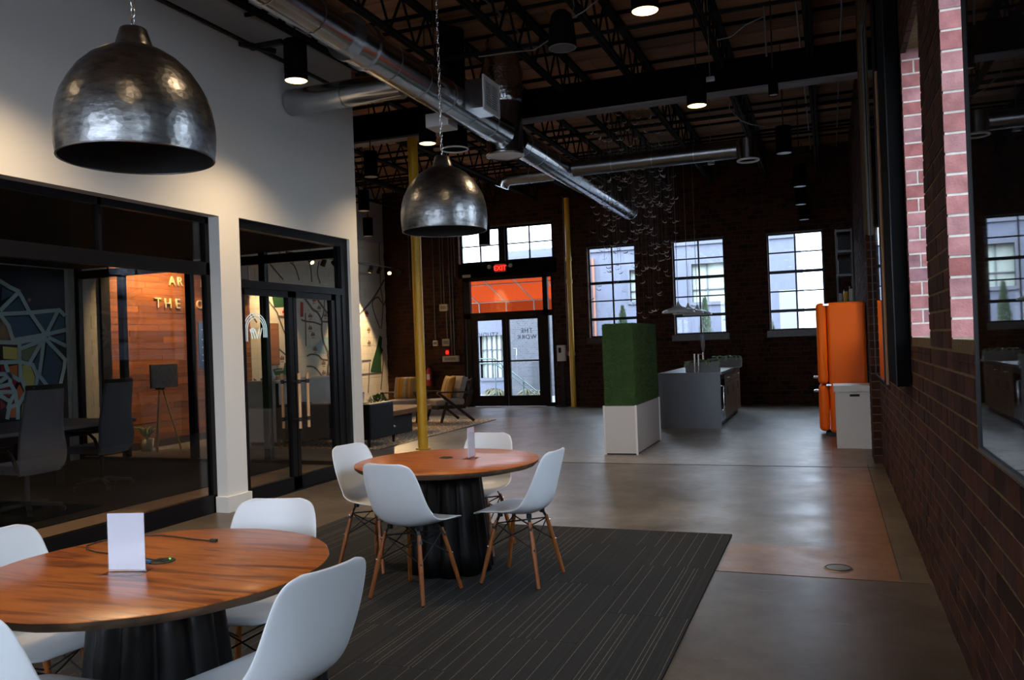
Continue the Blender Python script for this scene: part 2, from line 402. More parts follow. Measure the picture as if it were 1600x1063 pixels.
    L(q.outputs[0], r.inputs[0]); L(r.outputs[0], b.inputs['Base Color']); b.inputs['Roughness'].default_value = .9
    M['cushion'] = m
    # neighbour's grey brick wall, too far to tell the bricks apart
    m, nt, b = nt_new('far_grey_brick'); L = nt.links.new
    tc = N(nt, 'ShaderNodeTexCoord'); mp = N(nt, 'ShaderNodeMapping'); mp.inputs['Rotation'].default_value = (PI / 2, 0, 0)
    L(tc.outputs['Object'], mp.inputs[0])
    br = N(nt, 'ShaderNodeTexBrick'); br.inputs['Scale'].default_value = 4.2
    br.inputs['Color1'].default_value = (.070, .074, .086, 1); br.inputs['Color2'].default_value = (.098, .10, .115, 1); br.inputs['Mortar'].default_value = (.12, .125, .14, 1)
    br.inputs['Mortar Size'].default_value = .025
    L(mp.outputs[0], br.inputs['Vector']); L(br.outputs[0], b.inputs['Base Color']); b.inputs['Roughness'].default_value = .9
    M['far_brick'] = m
    # translucent awning canvas
    m = bpy.data.materials.new('orange_awning_canvas'); m.use_nodes = True; nt = m.node_tree; nt.nodes.clear()
    out = N(nt, 'ShaderNodeOutputMaterial'); d = N(nt, 'ShaderNodeBsdfDiffuse'); t = N(nt, 'ShaderNodeBsdfTranslucent'); mx = N(nt, 'ShaderNodeMixShader')
    d.inputs[0].default_value = (.22, .024, .005, 1); t.inputs[0].default_value = (.20, .021, .004, 1); mx.inputs[0].default_value = .45
    nt.links.new(d.outputs[0], mx.inputs[1]); nt.links.new(t.outputs[0], mx.inputs[2]); nt.links.new(mx.outputs[0], out.inputs[0])
    M['awning'] = m
special_mats()

# ------------------------------------------------------------------ geometry helpers
class MB:
    def __init__(s):
        s.v, s.f, s.sm, s.mi = [], [], [], []
        s.cur = 0
    def add(s, vs, fs, smooth=False):
        o = len(s.v)
        s.v += [tuple(v) for v in vs]
        s.f += [tuple(i + o for i in f) for f in fs]
        s.sm += [smooth] * len(fs); s.mi += [s.cur] * len(fs)
        return s
    def box(s, x0, x1, y0, y1, z0, z1):
        vs = [(x, y, z) for x in (x0, x1) for y in (y0, y1) for z in (z0, z1)]
        return s.add(vs, [(0, 1, 3, 2), (4, 6, 7, 5), (0, 4, 5, 1), (2, 3, 7, 6), (0, 2, 6, 4), (1, 5, 7, 3)])
    def bar(s, p0, p1, w, h=None, up=(0, 0, 1)):
        h = h or w
        p0, p1, up = Vector(p0), Vector(p1), Vector(up)
        d = (p1 - p0).normalized()
        if abs(d.dot(up)) > .98: up = Vector((1, 0, 0)) if abs(d.x) < .9 else Vector((0, 1, 0))
        a = d.cross(up).normalized() * w / 2; b = a.cross(d).normalized() * h / 2
        vs = [p + sa * a + sb * b for p in (p0, p1) for sa in (-1, 1) for sb in (-1, 1)]
        return s.add(vs, [(0, 2, 3, 1), (4, 5, 7, 6), (0, 1, 5, 4), (2, 6, 7, 3), (0, 4, 6, 2), (1, 3, 7, 5)])
    def ring(s, c, d, r, n, ph=0.):
        c, d = Vector(c), Vector(d).normalized()
        t = Vector((0, 0, 1)) if abs(d.z) < .9 else Vector((1, 0, 0))
        a = d.cross(t).normalized(); b = d.cross(a)
        return [c + r * (math.cos(ph + 2 * PI * i / n) * a + math.sin(ph + 2 * PI * i / n) * b) for i in range(n)]
    def cyl(s, p0, p1, r0, r1=None, n=16, caps=True, smooth=True):
        r1 = r0 if r1 is None else r1
        d = Vector(p1) - Vector(p0)
        A, B = s.ring(p0, d, r0, n), s.ring(p1, d, r1, n)
        s.add(A + B, [(i, (i + 1) % n, n + (i + 1) % n, n + i) for i in range(n)], smooth)
        if caps:
            s.add(A, [tuple(range(n))][::1]); s.add(B, [tuple(reversed(range(n)))])
        return s
    def tube(s, pts, r, n=6, smooth=True, closed=False):
        pts = [Vector(p) for p in pts]; k = len(pts)
        rings = []
        ref = None
        for i, p in enumerate(pts):
            if closed: d = pts[(i + 1) % k] - pts[i - 1]
            else: d = pts[min(i + 1, k - 1)] - pts[max(i - 1, 0)]
            d.normalize()
            if ref is None:
                ref = Vector((0, 0, 1)) if abs(d.z) < .9 else Vector((1, 0, 0))
            a = (ref - d * ref.dot(d))
            if a.length < 1e-5: a = d.orthogonal()
            a.normalize(); ref = a; b = d.cross(a)
            rr = r[i] if isinstance(r, (list, tuple)) else r
            rings.append([p + rr * (math.cos(2 * PI * j / n) * a + math.sin(2 * PI * j / n) * b) for j in range(n)])
        vs = [v for q in rings for v in q]; fs = []
        for i in range(k if closed else k - 1):
            o, o2 = i * n, ((i + 1) % k) * n
            fs += [(o + j, o + (j + 1) % n, o2 + (j + 1) % n, o2 + j) for j in range(n)]
        s.add(vs, fs, smooth)
        if not closed:
            s.add(rings[0], [tuple(reversed(range(n)))]); s.add(rings[-1], [tuple(range(n))])
        return s
    def lathe(s, prof, n=32, c=(0, 0, 0), smooth=True, rf=None):
        vs, fs = [], []
        for r, z in prof:
            for j in range(n):
                a = 2 * PI * j / n; q = r * (rf(a, z) if rf else 1)
                vs.append((c[0] + q * math.cos(a), c[1] + q * math.sin(a), c[2] + z))
        for i in range(len(prof) - 1):
            for j in range(n):
                fs.append((i * n + j, i * n + (j + 1) % n, (i + 1) * n + (j + 1) % n, (i + 1) * n + j))
        return s.add(vs, fs, smooth)
    def disc(s, c, r, n=24, d=(0, 0, 1)):
        return s.add(s.ring(c, d, r, n), [tuple(range(n))])
    def ball(s, c, rx, ry=None, rz=None, n=12, m=8, smooth=True, power=1.0, jit=0., rnd=None):
        ry = ry or rx; rz = rz or rx
        vs, fs = [], []
        sg = lambda t: math.copysign(abs(t) ** power, t)
        for i in range(m + 1):
            t = -PI / 2 + PI * i / m
            for j in range(n):
                a = 2 * PI * j / n
                k = 1 + (rnd.uniform(-jit, jit) if rnd else 0)
                vs.append((c[0] + k * rx * sg(math.cos(t)) * sg(math.cos(a)), c[1] + k * ry * sg(math.cos(t)) * sg(math.sin(a)), c[2] + k * rz * sg(math.sin(t))))
        for i in range(m):
            for j in range(n):
                fs.append((i * n + j, i * n + (j + 1) % n, (i + 1) * n + (j + 1) % n, (i + 1) * n + j))
        return s.add(vs, fs, smooth)
    def prism(s, poly, fn, a, b):
        """poly: 2-D outline, fn(u, v, w) -> point; extruded from w=a to w=b"""
        n = len(poly)
        A = [fn(u, v, a) for u, v in poly]; B = [fn(u, v, b) for u, v in poly]
        return s.add(A + B, [tuple(range(n)), tuple(reversed(range(n, 2 * n)))] + [(i, n + i, n + (i + 1) % n, (i + 1) % n) for i in range(n)])
    def mesh(s, name, mats, org=(0, 0, 0)):
        me = bpy.data.meshes.new(name)
        ox, oy, oz = org
        me.from_pydata([(x - ox, y - oy, z - oz) for x, y, z in s.v], [], s.f)
        me.polygons.foreach_set('use_smooth', s.sm)
        for m in (mats if isinstance(mats, (list, tuple)) else [mats]):
            me.materials.append(m)
        if any(s.mi): me.polygons.foreach_set('material_index', s.mi)
        bm = bmesh.new(); bm.from_mesh(me); bmesh.ops.recalc_face_normals(bm, faces=bm.faces); bm.to_mesh(me); bm.free()
        me.update()
        return me

ORG = {}
def link(o, parent=None):
    COL.objects.link(o)
    if parent is not None: o.parent = parent
    return o

def wpos(o):
    p = ORG.get(o.name)
    return p if p is not None else (0, 0, 0)

def part(parent, name, mb, m, label=None, bevel=0., seg=2, stuff=False, smooth_ang=None):
    """a mesh part; its vertices are given in the same frame as its thing (world for world-built things)"""
    org = wpos(parent) if parent is not None else (0, 0, 0)
    o = bpy.data.objects.new(name, mb.mesh(name, m, org))
    link(o, parent)
    if parent is not None: ORG[o.name] = org
    if label: o['label'] = label
    if stuff: o['kind'] = 'stuff'
    if bevel:
        b = o.modifiers.new('edge', 'BEVEL'); b.width = bevel; b.segments = seg; b.limit_method = 'ANGLE'; b.angle_limit = .6
    return o

def thing(name, label, cat, loc=(0, 0, 0), rz=0., group=None, local=False):
    o = bpy.data.objects.new(name, None); link(o)
    o.empty_display_size = .1
    o.location = loc; o.rotation_euler = (0, 0, rz)
    o['label'] = label; o['category'] = cat
    if group: o['group'] = group
    ORG[o.name] = (0, 0, 0) if local else tuple(loc)
    return o

def solid(name, mb, m, label, cat, group=None, loc=(0, 0, 0), bevel=0.):
    o = bpy.data.objects.new(name, mb.mesh(name, m, loc)); link(o); o.location = loc
    o['label'] = label; o['category'] = cat
    if group: o['group'] = group
    ORG[o.name] = tuple(loc)
    if bevel:
        b = o.modifiers.new('edge', 'BEVEL'); b.width = bevel; b.segments = 2; b.limit_method = 'ANGLE'; b.angle_limit = .6
    return o

def struct(name, mb, m, parent=None):
    o = bpy.data.objects.new(name, mb.mesh(name, m)); link(o, parent)
    if parent is None: o['kind'] = 'structure'
    return o

def struct_empty(name):
    o = bpy.data.objects.new(name, None); link(o); o['kind'] = 'structure'; o.empty_display_size = .1
    ORG[o.name] = (0, 0, 0)
    return o

def copy_tree(o, parent=None, fr=None):
    c = o.copy(); COL.objects.link(c)
    if parent is not None: c.parent = parent
    for ch in list(o.children): copy_tree(ch, c)
    return c

def place(o, loc, rz=0., label=None, group=None):
    o.location = loc; o.rotation_euler = (0, 0, rz)
    if label: o['label'] = label
    if group: o['group'] = group
    return o

def spans(ops, key_lo, key_hi, lo, hi):
    out = [(lo, hi)]
    for a, b in sorted((o[key_lo], o[key_hi]) for o in ops):
        nxt = []
        for p, q in out:
            if b <= p or a >= q: nxt.append((p, q)); continue
            if a > p: nxt.append((p, a))
            if b < q: nxt.append((b, q))
        out = nxt
    return out

def wall_core(mb, axis, c0, c1, a0, a1, z0, z1, ops):
    cuts = sorted({a0, a1} | {v for o in ops for v in o[:2] if a0 < v < a1})
    for p, q in zip(cuts, cuts[1:]):
        mid = (p + q) / 2
        here = [o for o in ops if o[0] < mid < o[1]]
        for s_, t_ in spans(here, 2, 3, z0, z1):
            if axis == 'Y': mb.box(p, q, c0, c1, s_, t_)
            else: mb.box(c0, c1, p, q, s_, t_)

def brick_rects(a0, a1, z0, z1, ops, course, length, joint, header=.5):
    out = []; row = 0; z = z0
    while z + course <= z1 + .001:
        zc = z + course / 2
        here = [o for o in ops if o[2] - .01 < zc < o[3] + .01]
        hdr = row % 6 == 5
        ln = length * header if hdr else length
        for p, q in spans(here, 0, 1, a0, a1):
            start = math.floor((p - a0) / ln) * ln + a0 - (ln / 2 if row % 2 else 0)
            t = start
            while t < q:
                s_, e_ = max(p, t + joint / 2), min(q, t + ln - joint / 2)
                if e_ - s_ > .03: out.append((s_, e_, z + joint / 2, z + course - joint / 2))
                t += ln
        z += course; row += 1
    return out
# ================================================================== the room shell
XR, XL, YF, YB, ZC = .52, -10.7, 18.9, -4.0, 5.55
R_OPEN = [(-2.9, -1.76, 1.455, 3.4), (-.9, .24, 1.455, 3.4), (1.1, 2.24, 1.455, 3.4), (3.1, 4.24, 1.455, 3.4), (5.08, 6.2, 1.455, 3.4), (7.35, 8.45, 1.455, 3.4), (11.0, 12.75, 1.455, 3.4)]
F_WIN = [(-5.27, -4.13, 1.61, 3.74), (-3.27, -2.12, 1.60, 3.74), (-1.2, -.05, 1.61, 3.73)]
F_DOOR = (-8.5, -6.12, 0, 3.2)
F_TRANS = (-8.58, -6.12, 3.56, 4.44)
F_OPEN = F_WIN + [F_DOOR, F_TRANS]

mb = MB().box(XL - .3, XR + .3, YB - .3, YF + .3, -.2, 0)
floor = struct('floor', mb, M['concrete'])
def fpart(nm, polys, m, z=.002):
    b_ = MB()
    for x0, x1, y0, y1 in polys: b_.box(x0, x1, y0, y1, -.01, z)
    o = struct(nm, b_, m, floor); return o
fpart('tan_patch', [(-.02, .345, 6.2, 17.5), (-.72, .345, 5.44, 6.2)], M['patch'])
fpart('brightened_floor', [(-5.4, -.02, 9.98, 18.9), (-10.6, -5.4, 9.5, 18.9)], M['brightened_floor'], .0012)  # paler concrete colour stands in for daylight on the far floor
fpart('dark_slab', [(-5.38, .515, -3.9, 5.434)], M['slab'], .0015)
fpart('tan_strip', [(-6.7, -5.64, -.4, 8.9)], mat('lit_tan_concrete', (.33, .20, .11), .6, noise=.15, nscale=4))  # tan bare floor, colour raised in place of can light reaching it
joint = MB()
for x0, x1, y0, y1 in [(-4.6, .5, 9.97, 9.982), (-.75, .5, 5.434, 5.44), (.350, .355, 5.5, 10.2)]:
    joint.box(x0, x1, y0, y1, -.01, .0035)
struct('saw_joint', joint, mat('joint_filler', (.035, .028, .02), .9), floor)

# ---- right brick wall
wall_r = struct_empty('wall_right')
core = MB(); wall_core(core, 'X', XR, XR + .3, YB, YF, 0, ZC, R_OPEN)
struct('mortar_bed', core, M['mortar'], wall_r)
CO, LN, JT = .0936, .222, .013
rects = brick_rects(2.2, YF, 0, ZC, R_OPEN, CO, LN, JT)
rects.sort(key=lambda q: (q[0] + 1.2 * max(0, q[2] - 3.2)))
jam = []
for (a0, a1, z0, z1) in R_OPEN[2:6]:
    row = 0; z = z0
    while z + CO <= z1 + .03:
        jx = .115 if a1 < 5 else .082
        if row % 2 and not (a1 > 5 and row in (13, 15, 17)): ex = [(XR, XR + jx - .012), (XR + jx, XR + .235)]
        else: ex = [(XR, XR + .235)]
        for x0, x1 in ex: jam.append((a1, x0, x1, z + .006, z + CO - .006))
        z += CO; row += 1
cache = {}
def brick_obj(size, loc, m, parent, nm='brick'):
    key = (tuple(round(v, 3) for v in size), m.name)
    if key not in cache:
        b_ = MB(); sx, sy_, sz = size; b_.box(-sx / 2, sx / 2, -sy_ / 2, sy_ / 2, -sz / 2, sz / 2)
        cache[key] = b_.mesh(nm, m)
    o = bpy.data.objects.new(nm, cache[key]); o.location = loc; link(o, parent); return o
single = 0
rb = random.Random(3)
jrest = MB()
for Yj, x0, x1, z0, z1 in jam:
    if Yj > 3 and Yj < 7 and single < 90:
        brick_obj((x1 - x0, .03, z1 - z0), ((x0 + x1) / 2, Yj + .008 + rb.uniform(-.002, .002), (z0 + z1) / 2), M['lit_jamb_brick'], wall_r); single += 1
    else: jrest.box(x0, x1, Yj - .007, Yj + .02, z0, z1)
jb = struct('jamb_brickwork', jrest, M['lit_jamb_brick'], wall_r); jb['kind'] = 'stuff'
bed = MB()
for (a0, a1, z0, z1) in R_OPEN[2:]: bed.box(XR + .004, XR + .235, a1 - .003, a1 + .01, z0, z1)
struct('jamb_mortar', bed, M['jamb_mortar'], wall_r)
rest = MB()
for a0, a1, z0, z1 in rects:
    d = rb.uniform(.0015, .0055)
    if single < 298 and a0 > 2.6:
        brick_obj((.04, a1 - a0, z1 - z0), (XR + .02 - d, (a0 + a1) / 2, (z0 + z1) / 2), M['brick'], wall_r); single += 1
    else: rest.box(XR - d, XR + .03, a0, a1, z0, z1)
rw = struct('brickwork', rest, M['brick'], wall_r); rw['kind'] = 'stuff'
sil = MB()
for (a0, a1, z0, z1) in R_OPEN:
    sil.add([(XR - .01, a0 - .03, z0 - .09), (XR - .01, a1 + .03, z0 - .09), (XR + .24, a0 - .03, z0), (XR + .24, a1 + .03, z0), (XR + .24, a0 - .03, z0 - .12), (XR + .24, a1 + .03, z0 - .12)],
            [(0, 2, 3, 1), (0, 4, 2), (1, 3, 5), (0, 1, 5, 4)])
struct('sloped_sill', sil, M['brick'], wall_r)

# ---- far brick wall
wall_f = struct_empty('wall_far')
core = MB(); wall_core(core, 'Y', YF, YF + .3, XL, XR + .3, 0, ZC, F_OPEN)
struct('mortar_bed', core, M['far_mortar'], wall_f)
fb = MB()
for a0, a1, z0, z1 in brick_rects(XL, XR, 0, ZC, F_OPEN, .104, .225, .014):
    fb.box(a0, a1, YF - rb.uniform(.003, .009), YF + .03, z0, z1)
for (a0, a1, z0, z1) in F_WIN + [F_TRANS]:
    z = z0
    while z + .1 < z1:
        fb.box(a0 - .02, a0 + .006, YF + .005, YF + .15, z + .007, z + .097); z += .104
o = struct('brickwork', fb, M['brick'], wall_f); o['kind'] = 'stuff'
sil = MB()
for (a0, a1, z0, z1) in F_WIN: sil.box(a0 - .06, a1 + .06, YF - .03, YF + .2, z0 - .14, z0)
struct('stone_sill', sil, M['dark_wood'], wall_f)
hd = MB().box(F_DOOR[0] - .1, F_DOOR[1] + .1, YF - .02, YF + .1, F_DOOR[3], F_TRANS[2])
struct('door_header', hd, M['black_matte'], wall_f)

# ---- left block wall with its painted sections; unseen block, keeps low sky out of the window and its glass reflection
wall_l = struct_empty('wall_left')
struct('block_core', MB().box(XL - .3, XL, YB, YF + .3, 0, ZC), M['mural_line'] if False else M['grey_block'], wall_l)
cnt = 0
blk = {}
row = 0; z = .02
while z < 4.05:
    y = 13.48 - (.2 if row % 2 else 0)
    while y < YF:
        s_, e_ = max(y, 13.48), min(y + .4, YF)
        if e_ - s_ > .05 and cnt < 298:
            key = round(e_ - s_, 2)
            if key not in blk:
                b_ = MB().box(-.01, .012, -key / 2 + .003, key / 2 - .003, -.097, .097); blk[key] = b_.mesh('block', M['block'])
            o = bpy.data.objects.new('block', blk[key]); o.location = (XL + rb.uniform(-.001, .002), (s_ + e_) / 2, z + .1); link(o, wall_l); cnt += 1
        y += .4
    z += .2; row += 1
b_ = MB(); row = 0; z = 0
while z < 2.85:
    y = 9.3 - (.2 if row % 2 else 0)
    while y < 10.02:
        s_, e_ = max(y, 9.3), min(y + .4, 10.02)
        if e_ - s_ > .05: b_.box(XL - .01, XL + .012, s_ + .003, e_ - .003, z + .003, z + .197)
        y += .4
    z += .2; row += 1
o = struct('grey_blockwork', b_, M['grey_block'], wall_l); o['kind'] = 'stuff'
struct('upper_paint', MB().box(XL - .01, XL + .012, 13.48, YF, 4.02, ZC), M['grey_block'], wall_l)
struct('black_post', MB().box(XL, XL + .06, 9.86, 10.03, 0, 2.9), M['black'], wall_l)
struct('navy_paint', MB().box(XL - .01, XL + .008, -.4, 9.24, 0, 2.88), M['navy'], wall_l)

# ---- white partition wall with two openings
W_OPEN = [(1.6, 6.43, 0, 2.84), (6.72, 8.745, 0, 2.862)]
core = MB(); wall_core(core, 'X', -5.6, -5.42, YB, 8.93, 0, ZC, W_OPEN)
struct('wall_white', core, M['white_wall'])
bb = MB().box(-5.6, -5.395, 6.405, 6.75, 0, .15).box(-5.6, -5.395, 8.72, 8.955, 0, .15)
struct('baseboard_column', bb, M['white_wall'])
struct('wall_rear', MB().box(XL, -5.0, YB - .3, YB, 0, ZC).box(-5.0, XR, YB - .3, YB, 0, .9).box(-5.0, XR, YB - .3, YB, 3.7, ZC).box(-2.6, -2.2, YB - .3, YB, .9, 3.7).box(.1, XR, YB - .3, YB, .9, 3.7), M['brick'])
struct('wall_conference_rear', MB().box(XL, -5.6, -.6, -.4, 0, 3.0), M['white_wall'])
struct('ceiling_conference', MB().box(XL, -5.6, -.6, 8.93, 2.9, 3.0).box(XL, -5.77, 8.93, 9.5, 2.9, 3.0), M['dark_ceiling'])
struct('wall_above_partition', MB().box(XL, -5.77, 9.41, 9.5, 3.0, ZC), M['dark_ceiling'])
struct('trim_carpet', MB().box(XL, -6.72, -.4, 9.40, -.005, .008), M['dark_carpet'])

# ---- ceiling: deck boards over steel joists
ceil = struct_empty('ceiling')
struct('roof_slab', MB().box(XL - .3, XR + .3, YB - .3, YF + .3, ZC + .03, ZC + .2), M['dark_ceiling'], ceil)
y = YB; k = 0
strip = MB()
while y < YF:
    y1 = min(y + .49, YF)
    x0 = -5.6 if y1 < 8.9 else XL
    n = 2 if x0 > -6 else 3
    cuts = [x0 + (XR - x0) * t for t in ((0, .55, 1) if n == 2 and k % 2 else (0, .4, 1) if n == 2 else (0, .3, .68, 1) if k % 2 else (0, .4, .75, 1))]
    for p, q in zip(cuts, cuts[1:]):
        b_ = MB().box(p + .004, q - .004, y + .012, y1 - .012, ZC - rb.uniform(.0, .006), ZC + .04)
        o = struct('deck_plank', b_, M['deck'], ceil)
    if k % 2 == 0: strip.box(x0, XR, y - .025, y + .025, ZC - .035, ZC + .03)
    y += .5; k += 1
o = struct('deck_batten', strip, M['black_matte'], ceil)

# ---- steel beams
for nm, yb in (('beam', 11.07), ('beam', 3.55)):
    e = struct_empty('steel_' + nm); xa = XL if yb > 9 else -5.42
    struct('beam_web', MB().box(xa, XR, yb - .012, yb + .012, 4.68, 5.05), M['black_matte'], e)
    struct('beam_flange', MB().box(xa, XR, yb - .1, yb + .1, 5.045, 5.075), M['black_matte'], e)
    struct('beam_flange', MB().box(xa, XR, yb - .1, yb + .1, 4.65, 4.68), M['steel_gray'], e)
# ---- open web joists along the room
def joist(x, y0, y1, zb=4.92, zt=5.42):
    e = struct_empty('roof_joist')
    struct('joist_chord', MB().box(x - .045, x - .008, y0 + .2, y1 - .2, zb, zb + .04).box(x + .008, x + .045, y0 + .2, y1 - .2, zb, zb + .04), M['joist'], e)
    struct('joist_chord', MB().box(x - .05, x + .05, y0, y1, zt, zt + .05), M['joist'], e)
    w_ = MB(); n = max(2, int((y1 - y0) / .62)); d = (y1 - y0 - .4) / n
    for i in range(n):
        a = y0 + .2 + i * d
        w_.bar((x, a, zb + .03), (x, a + d / 2, zt), .022); w_.bar((x, a + d / 2, zt), (x, a + d, zb + .03), .022)
    w_.bar((x, y0 + .2, zb + .03), (x, y0, zt), .022); w_.bar((x, y1 - .2, zb + .03), (x, y1, zt), .022)
    struct('joist_web', w_, M['joist'], e)
for x in (-.1, -1.16, -2.3, -3.27, -4.3, -5.25):
    joist(x, 3.55, 11.07)
for x in (-.1, -1.16, -2.3, -3.27, -4.3, -5.3, -6.4, -7.5, -8.6, -9.7):
    joist(x, 11.07, YF)
br = MB()
for yb in (5.4, 6.9, 9.0, 13.2, 15.0, 16.7):
    br.bar((-5.4 if yb < 9.2 else XL, yb, 4.94), (XR, yb, 4.94), .035); br.bar((-5.4 if yb < 9.2 else XL, yb + .05, 5.40), (XR, yb + .05, 5.40), .035)
b2 = struct('trim_joist_bridging', br, M['joist'])

# ---- columns
def column(x, y, r, ztop, collars=()):
    e = struct_empty('steel_column')
    struct('column_shaft', MB().cyl((x, y, 0), (x, y, ztop), r, n=24), M['yellow'], e)
    c_ = MB().cyl((x, y, 0), (x, y, .02), r * 1.5, n=24)
    for z in collars: c_.cyl((x, y, z), (x, y, z + .09), r * 1.22, n=20)
    struct('column_collar', c_, M['yellow'], e)
column(-5.71, 11.07, .074, 4.65)
column(-5.63, 18.62, .062, 4.9, (1.2, 2.9, 3.42))

# ---- brick pilaster at the right wall
pil = struct_empty('trim_pilaster')
struct('mortar_bed', MB().box(.435, XR + .01, 10.3, 10.85, 0, ZC), M['mortar'], pil)
z = 0; row = 0
while z < 2.6:
    b_ = MB().box(.431, .53, 10.29, 10.86, z + .006, z + CO - .006)
    o = struct('brick', b_, M['brick'], pil); z += CO; row += 1

# ================================================================== windows and doors
def bars(mb, axis, c0, c1, a0, a1, z0, z1):
    return mb.box(a0, a1, c0, c1, z0, z1) if axis == 'Y' else mb.box(c0, c1, a0, a1, z0, z1)

def sash(parent, axis, c, a0, a1, z0, z1, cols, rows, thick=(), fr=.035, mt=.036, single=True):
    d = .025
    f = MB()
    bars(f, axis, c - d, c + d, a0, a0 + fr, z0, z1); bars(f, axis, c - d, c + d, a1 - fr, a1, z0, z1)
    bars(f, axis, c - d, c + d, a0 + fr, a1 - fr, z0, z0 + fr); bars(f, axis, c - d, c + d, a0 + fr, a1 - fr, z1 - fr, z1)
    struct('frame', f, M['black_frame'], parent)
    for i in range(1, cols):
        t = a0 + (a1 - a0) * i / cols
        struct('muntin', bars(MB(), axis, c - d * .7, c + d * .7, t - mt / 2, t + mt / 2, z0 + fr, z1 - fr), M['black_frame'], parent)
    for j in range(1, rows):
        t = z0 + (z1 - z0) * j / rows; w = mt * (1.8 if j in thick else .8)
        struct('muntin', bars(MB(), axis, c - d * .8, c + d * .8, a0 + fr, a1 - fr, t - w / 2, t + w / 2), M['black_frame'], parent)
    if single:
        for i in range(cols):
            for j in range(rows):
                p, q = a0 + (a1 - a0) * i / cols, a0 + (a1 - a0) * (i + 1) / cols
                s_, t_ = z0 + (z1 - z0) * j / rows, z0 + (z1 - z0) * (j + 1) / rows
                struct('pane', bars(MB(), axis, c - .003, c + .003, p + .008, q - .008, s_ + .008, t_ - .008), M['glass'], parent)
    else:
        struct('pane', bars(MB(), axis, c - .003, c + .003, a0 + .01, a1 - .01, z0 + .01, z1 - .01), M['glass'], parent)

wi = 1
for (a0, a1, z0, z1) in F_WIN:
    e = struct_empty('window_%d' % wi); wi += 1
    sash(e, 'Y', YF + .17, a0, a1, z0, z1, 2, 5, (1, 3))
e = struct_empty('window_%d' % wi); wi += 1
sash(e, 'Y', YF + .17, -8.58, -7.50, 3.56, 4.44, 2, 2, fr=.05)
sash(e, 'Y', YF + .17, -7.36, -6.12, 3.56, 4.44, 2, 2, fr=.05)
struct('mullion', MB().box(-7.50, -7.36, YF + .08, YF + .26, 3.56, 4.44), M['black_frame'], e)
for (a0, a1, z0, z1) in R_OPEN:
    e = struct_empty('window_%d' % wi); wi += 1
    sash(e, 'X', XR + .26, a0, a1, z0, z1, 2, 5, (1, 3), single=False)

def text_mesh(txt, size, depth=.004, align='CENTER', spacing=1.0):
    c = bpy.data.curves.new('t', 'FONT'); c.body = txt; c.size = size; c.extrude = depth; c.align_x = align; c.space_character = spacing
    c.resolution_u = 3
    o = bpy.data.objects.new('t', c); COL.objects.link(o)
    bpy.context.view_layer.update()
    me = bpy.data.meshes.new_from_object(o.evaluated_get(bpy.context.evaluated_depsgraph_get()))
    bpy.data.objects.remove(o); bpy.data.curves.remove(c)
    return me

def text_part(parent, name, txt, size, mtx, m, depth=.004, spacing=1.0):
    me = text_mesh(txt, size, depth, spacing=spacing); me.transform(mtx); me.materials.clear(); me.materials.append(m)
    o = bpy.data.objects.new(name, me); link(o, parent); return o
def basis(xa, ya, org):
    xa, ya = Vector(xa), Vector(ya); za = xa.cross(ya)
    return Matrix(((xa.x, ya.x, za.x, org[0]), (xa.y, ya.y, za.y, org[1]), (xa.z, ya.z, za.z, org[2]), (0, 0, 0, 1)))

# ---- exit door
d1 = struct_empty('door_1')
yd0, yd1, ydc = YF + .06, YF + .16, YF + .11
f = MB()
for a0, a1 in ((-8.70, -8.58), (-8.46, -8.33), (-6.42, -6.30), (-6.20, -6.08)): f.box(a0, a1, yd0, yd1, 0, 3.2)
f.box(-8.6, -6.2, yd0, yd1, 3.12, 3.2).box(-8.6, -6.2, yd0, yd1, 2.19, 2.33).box(-8.6, -8.4, yd0, yd1, 0, .09).box(-6.3, -6.1, yd0, yd1, 0, .09)
struct('door_frame', f, M['black_frame'], d1)
for a0, a1, z0, z1 in ((-8.58, -8.46, .09, 2.19), (-8.58, -8.46, 2.33, 3.12), (-6.30, -6.20, .09, 2.19), (-6.30, -6.20, 2.33, 3.12), (-8.33, -6.42, 2.33, 3.12)):
    struct('pane', MB().box(a0, a1, ydc - .003, ydc + .003, z0, z1), M['glass'], d1)
for i, (a0, a1) in enumerate(((-8.33, -7.40), (-7.39, -6.42))):
    lf = MB()
    la, lb = (a0 + .04, a0 + .16), (a1 - .11, a1)
    if i: la, lb = (a0, a0 + .07), (a1 - .16, a1 - .04)
    lf.box(a0, la[1], yd0 + .02, yd1 - .02, .01, 2.19).box(lb[0], a1, yd0 + .02, yd1 - .02, .01, 2.19)
    lf.box(la[1], lb[0], yd0 + .02, yd1 - .02, .01, .27).box(la[1], lb[0], yd0 + .02, yd1 - .02, 2.13, 2.19)
    leaf = struct('door_leaf', lf, M['black_frame'], d1)
    struct('pane', MB().box(la[1], lb[0], ydc - .003, ydc + .003, .27, 2.13), M['glass'], leaf)
    struct('push_bar', MB().box(la[1] - .05, lb[0] + .05, yd0 - .05, yd0 - .01, 1.10, 1.135), M['black_frame'], leaf)
    hx = a1 - .03 if i == 0 else a0 + .12
    struct('pull_handle', MB().tube([(hx, yd1, 1.42), (hx + .06, yd1 + .05, 1.42), (hx + .06, yd1 + .05, 1.12), (hx, yd1, 1.12)], .012), M['chrome'], leaf)
# vinyl letters on the outer face, so they read mirrored from inside
for txt, x, z, s_ in (('THE', -6.88, 1.80, .15), ('WORK', -6.88, 1.64, .15), ('STUDIO', -7.93, 1.73, .15)):
    text_part(d1, 'door_lettering', txt, s_, basis((-1, 0, 0), (0, 0, 1), (x, ydc + .006, z)), M['door_letter'], .001, 1.15)
struct('door_closer', MB().box(-8.1, -7.8, yd0 - .06, yd0, 2.2, 2.26).box(-6.9, -6.6, yd0 - .06, yd0, 2.2, 2.26), M['black'], d1)

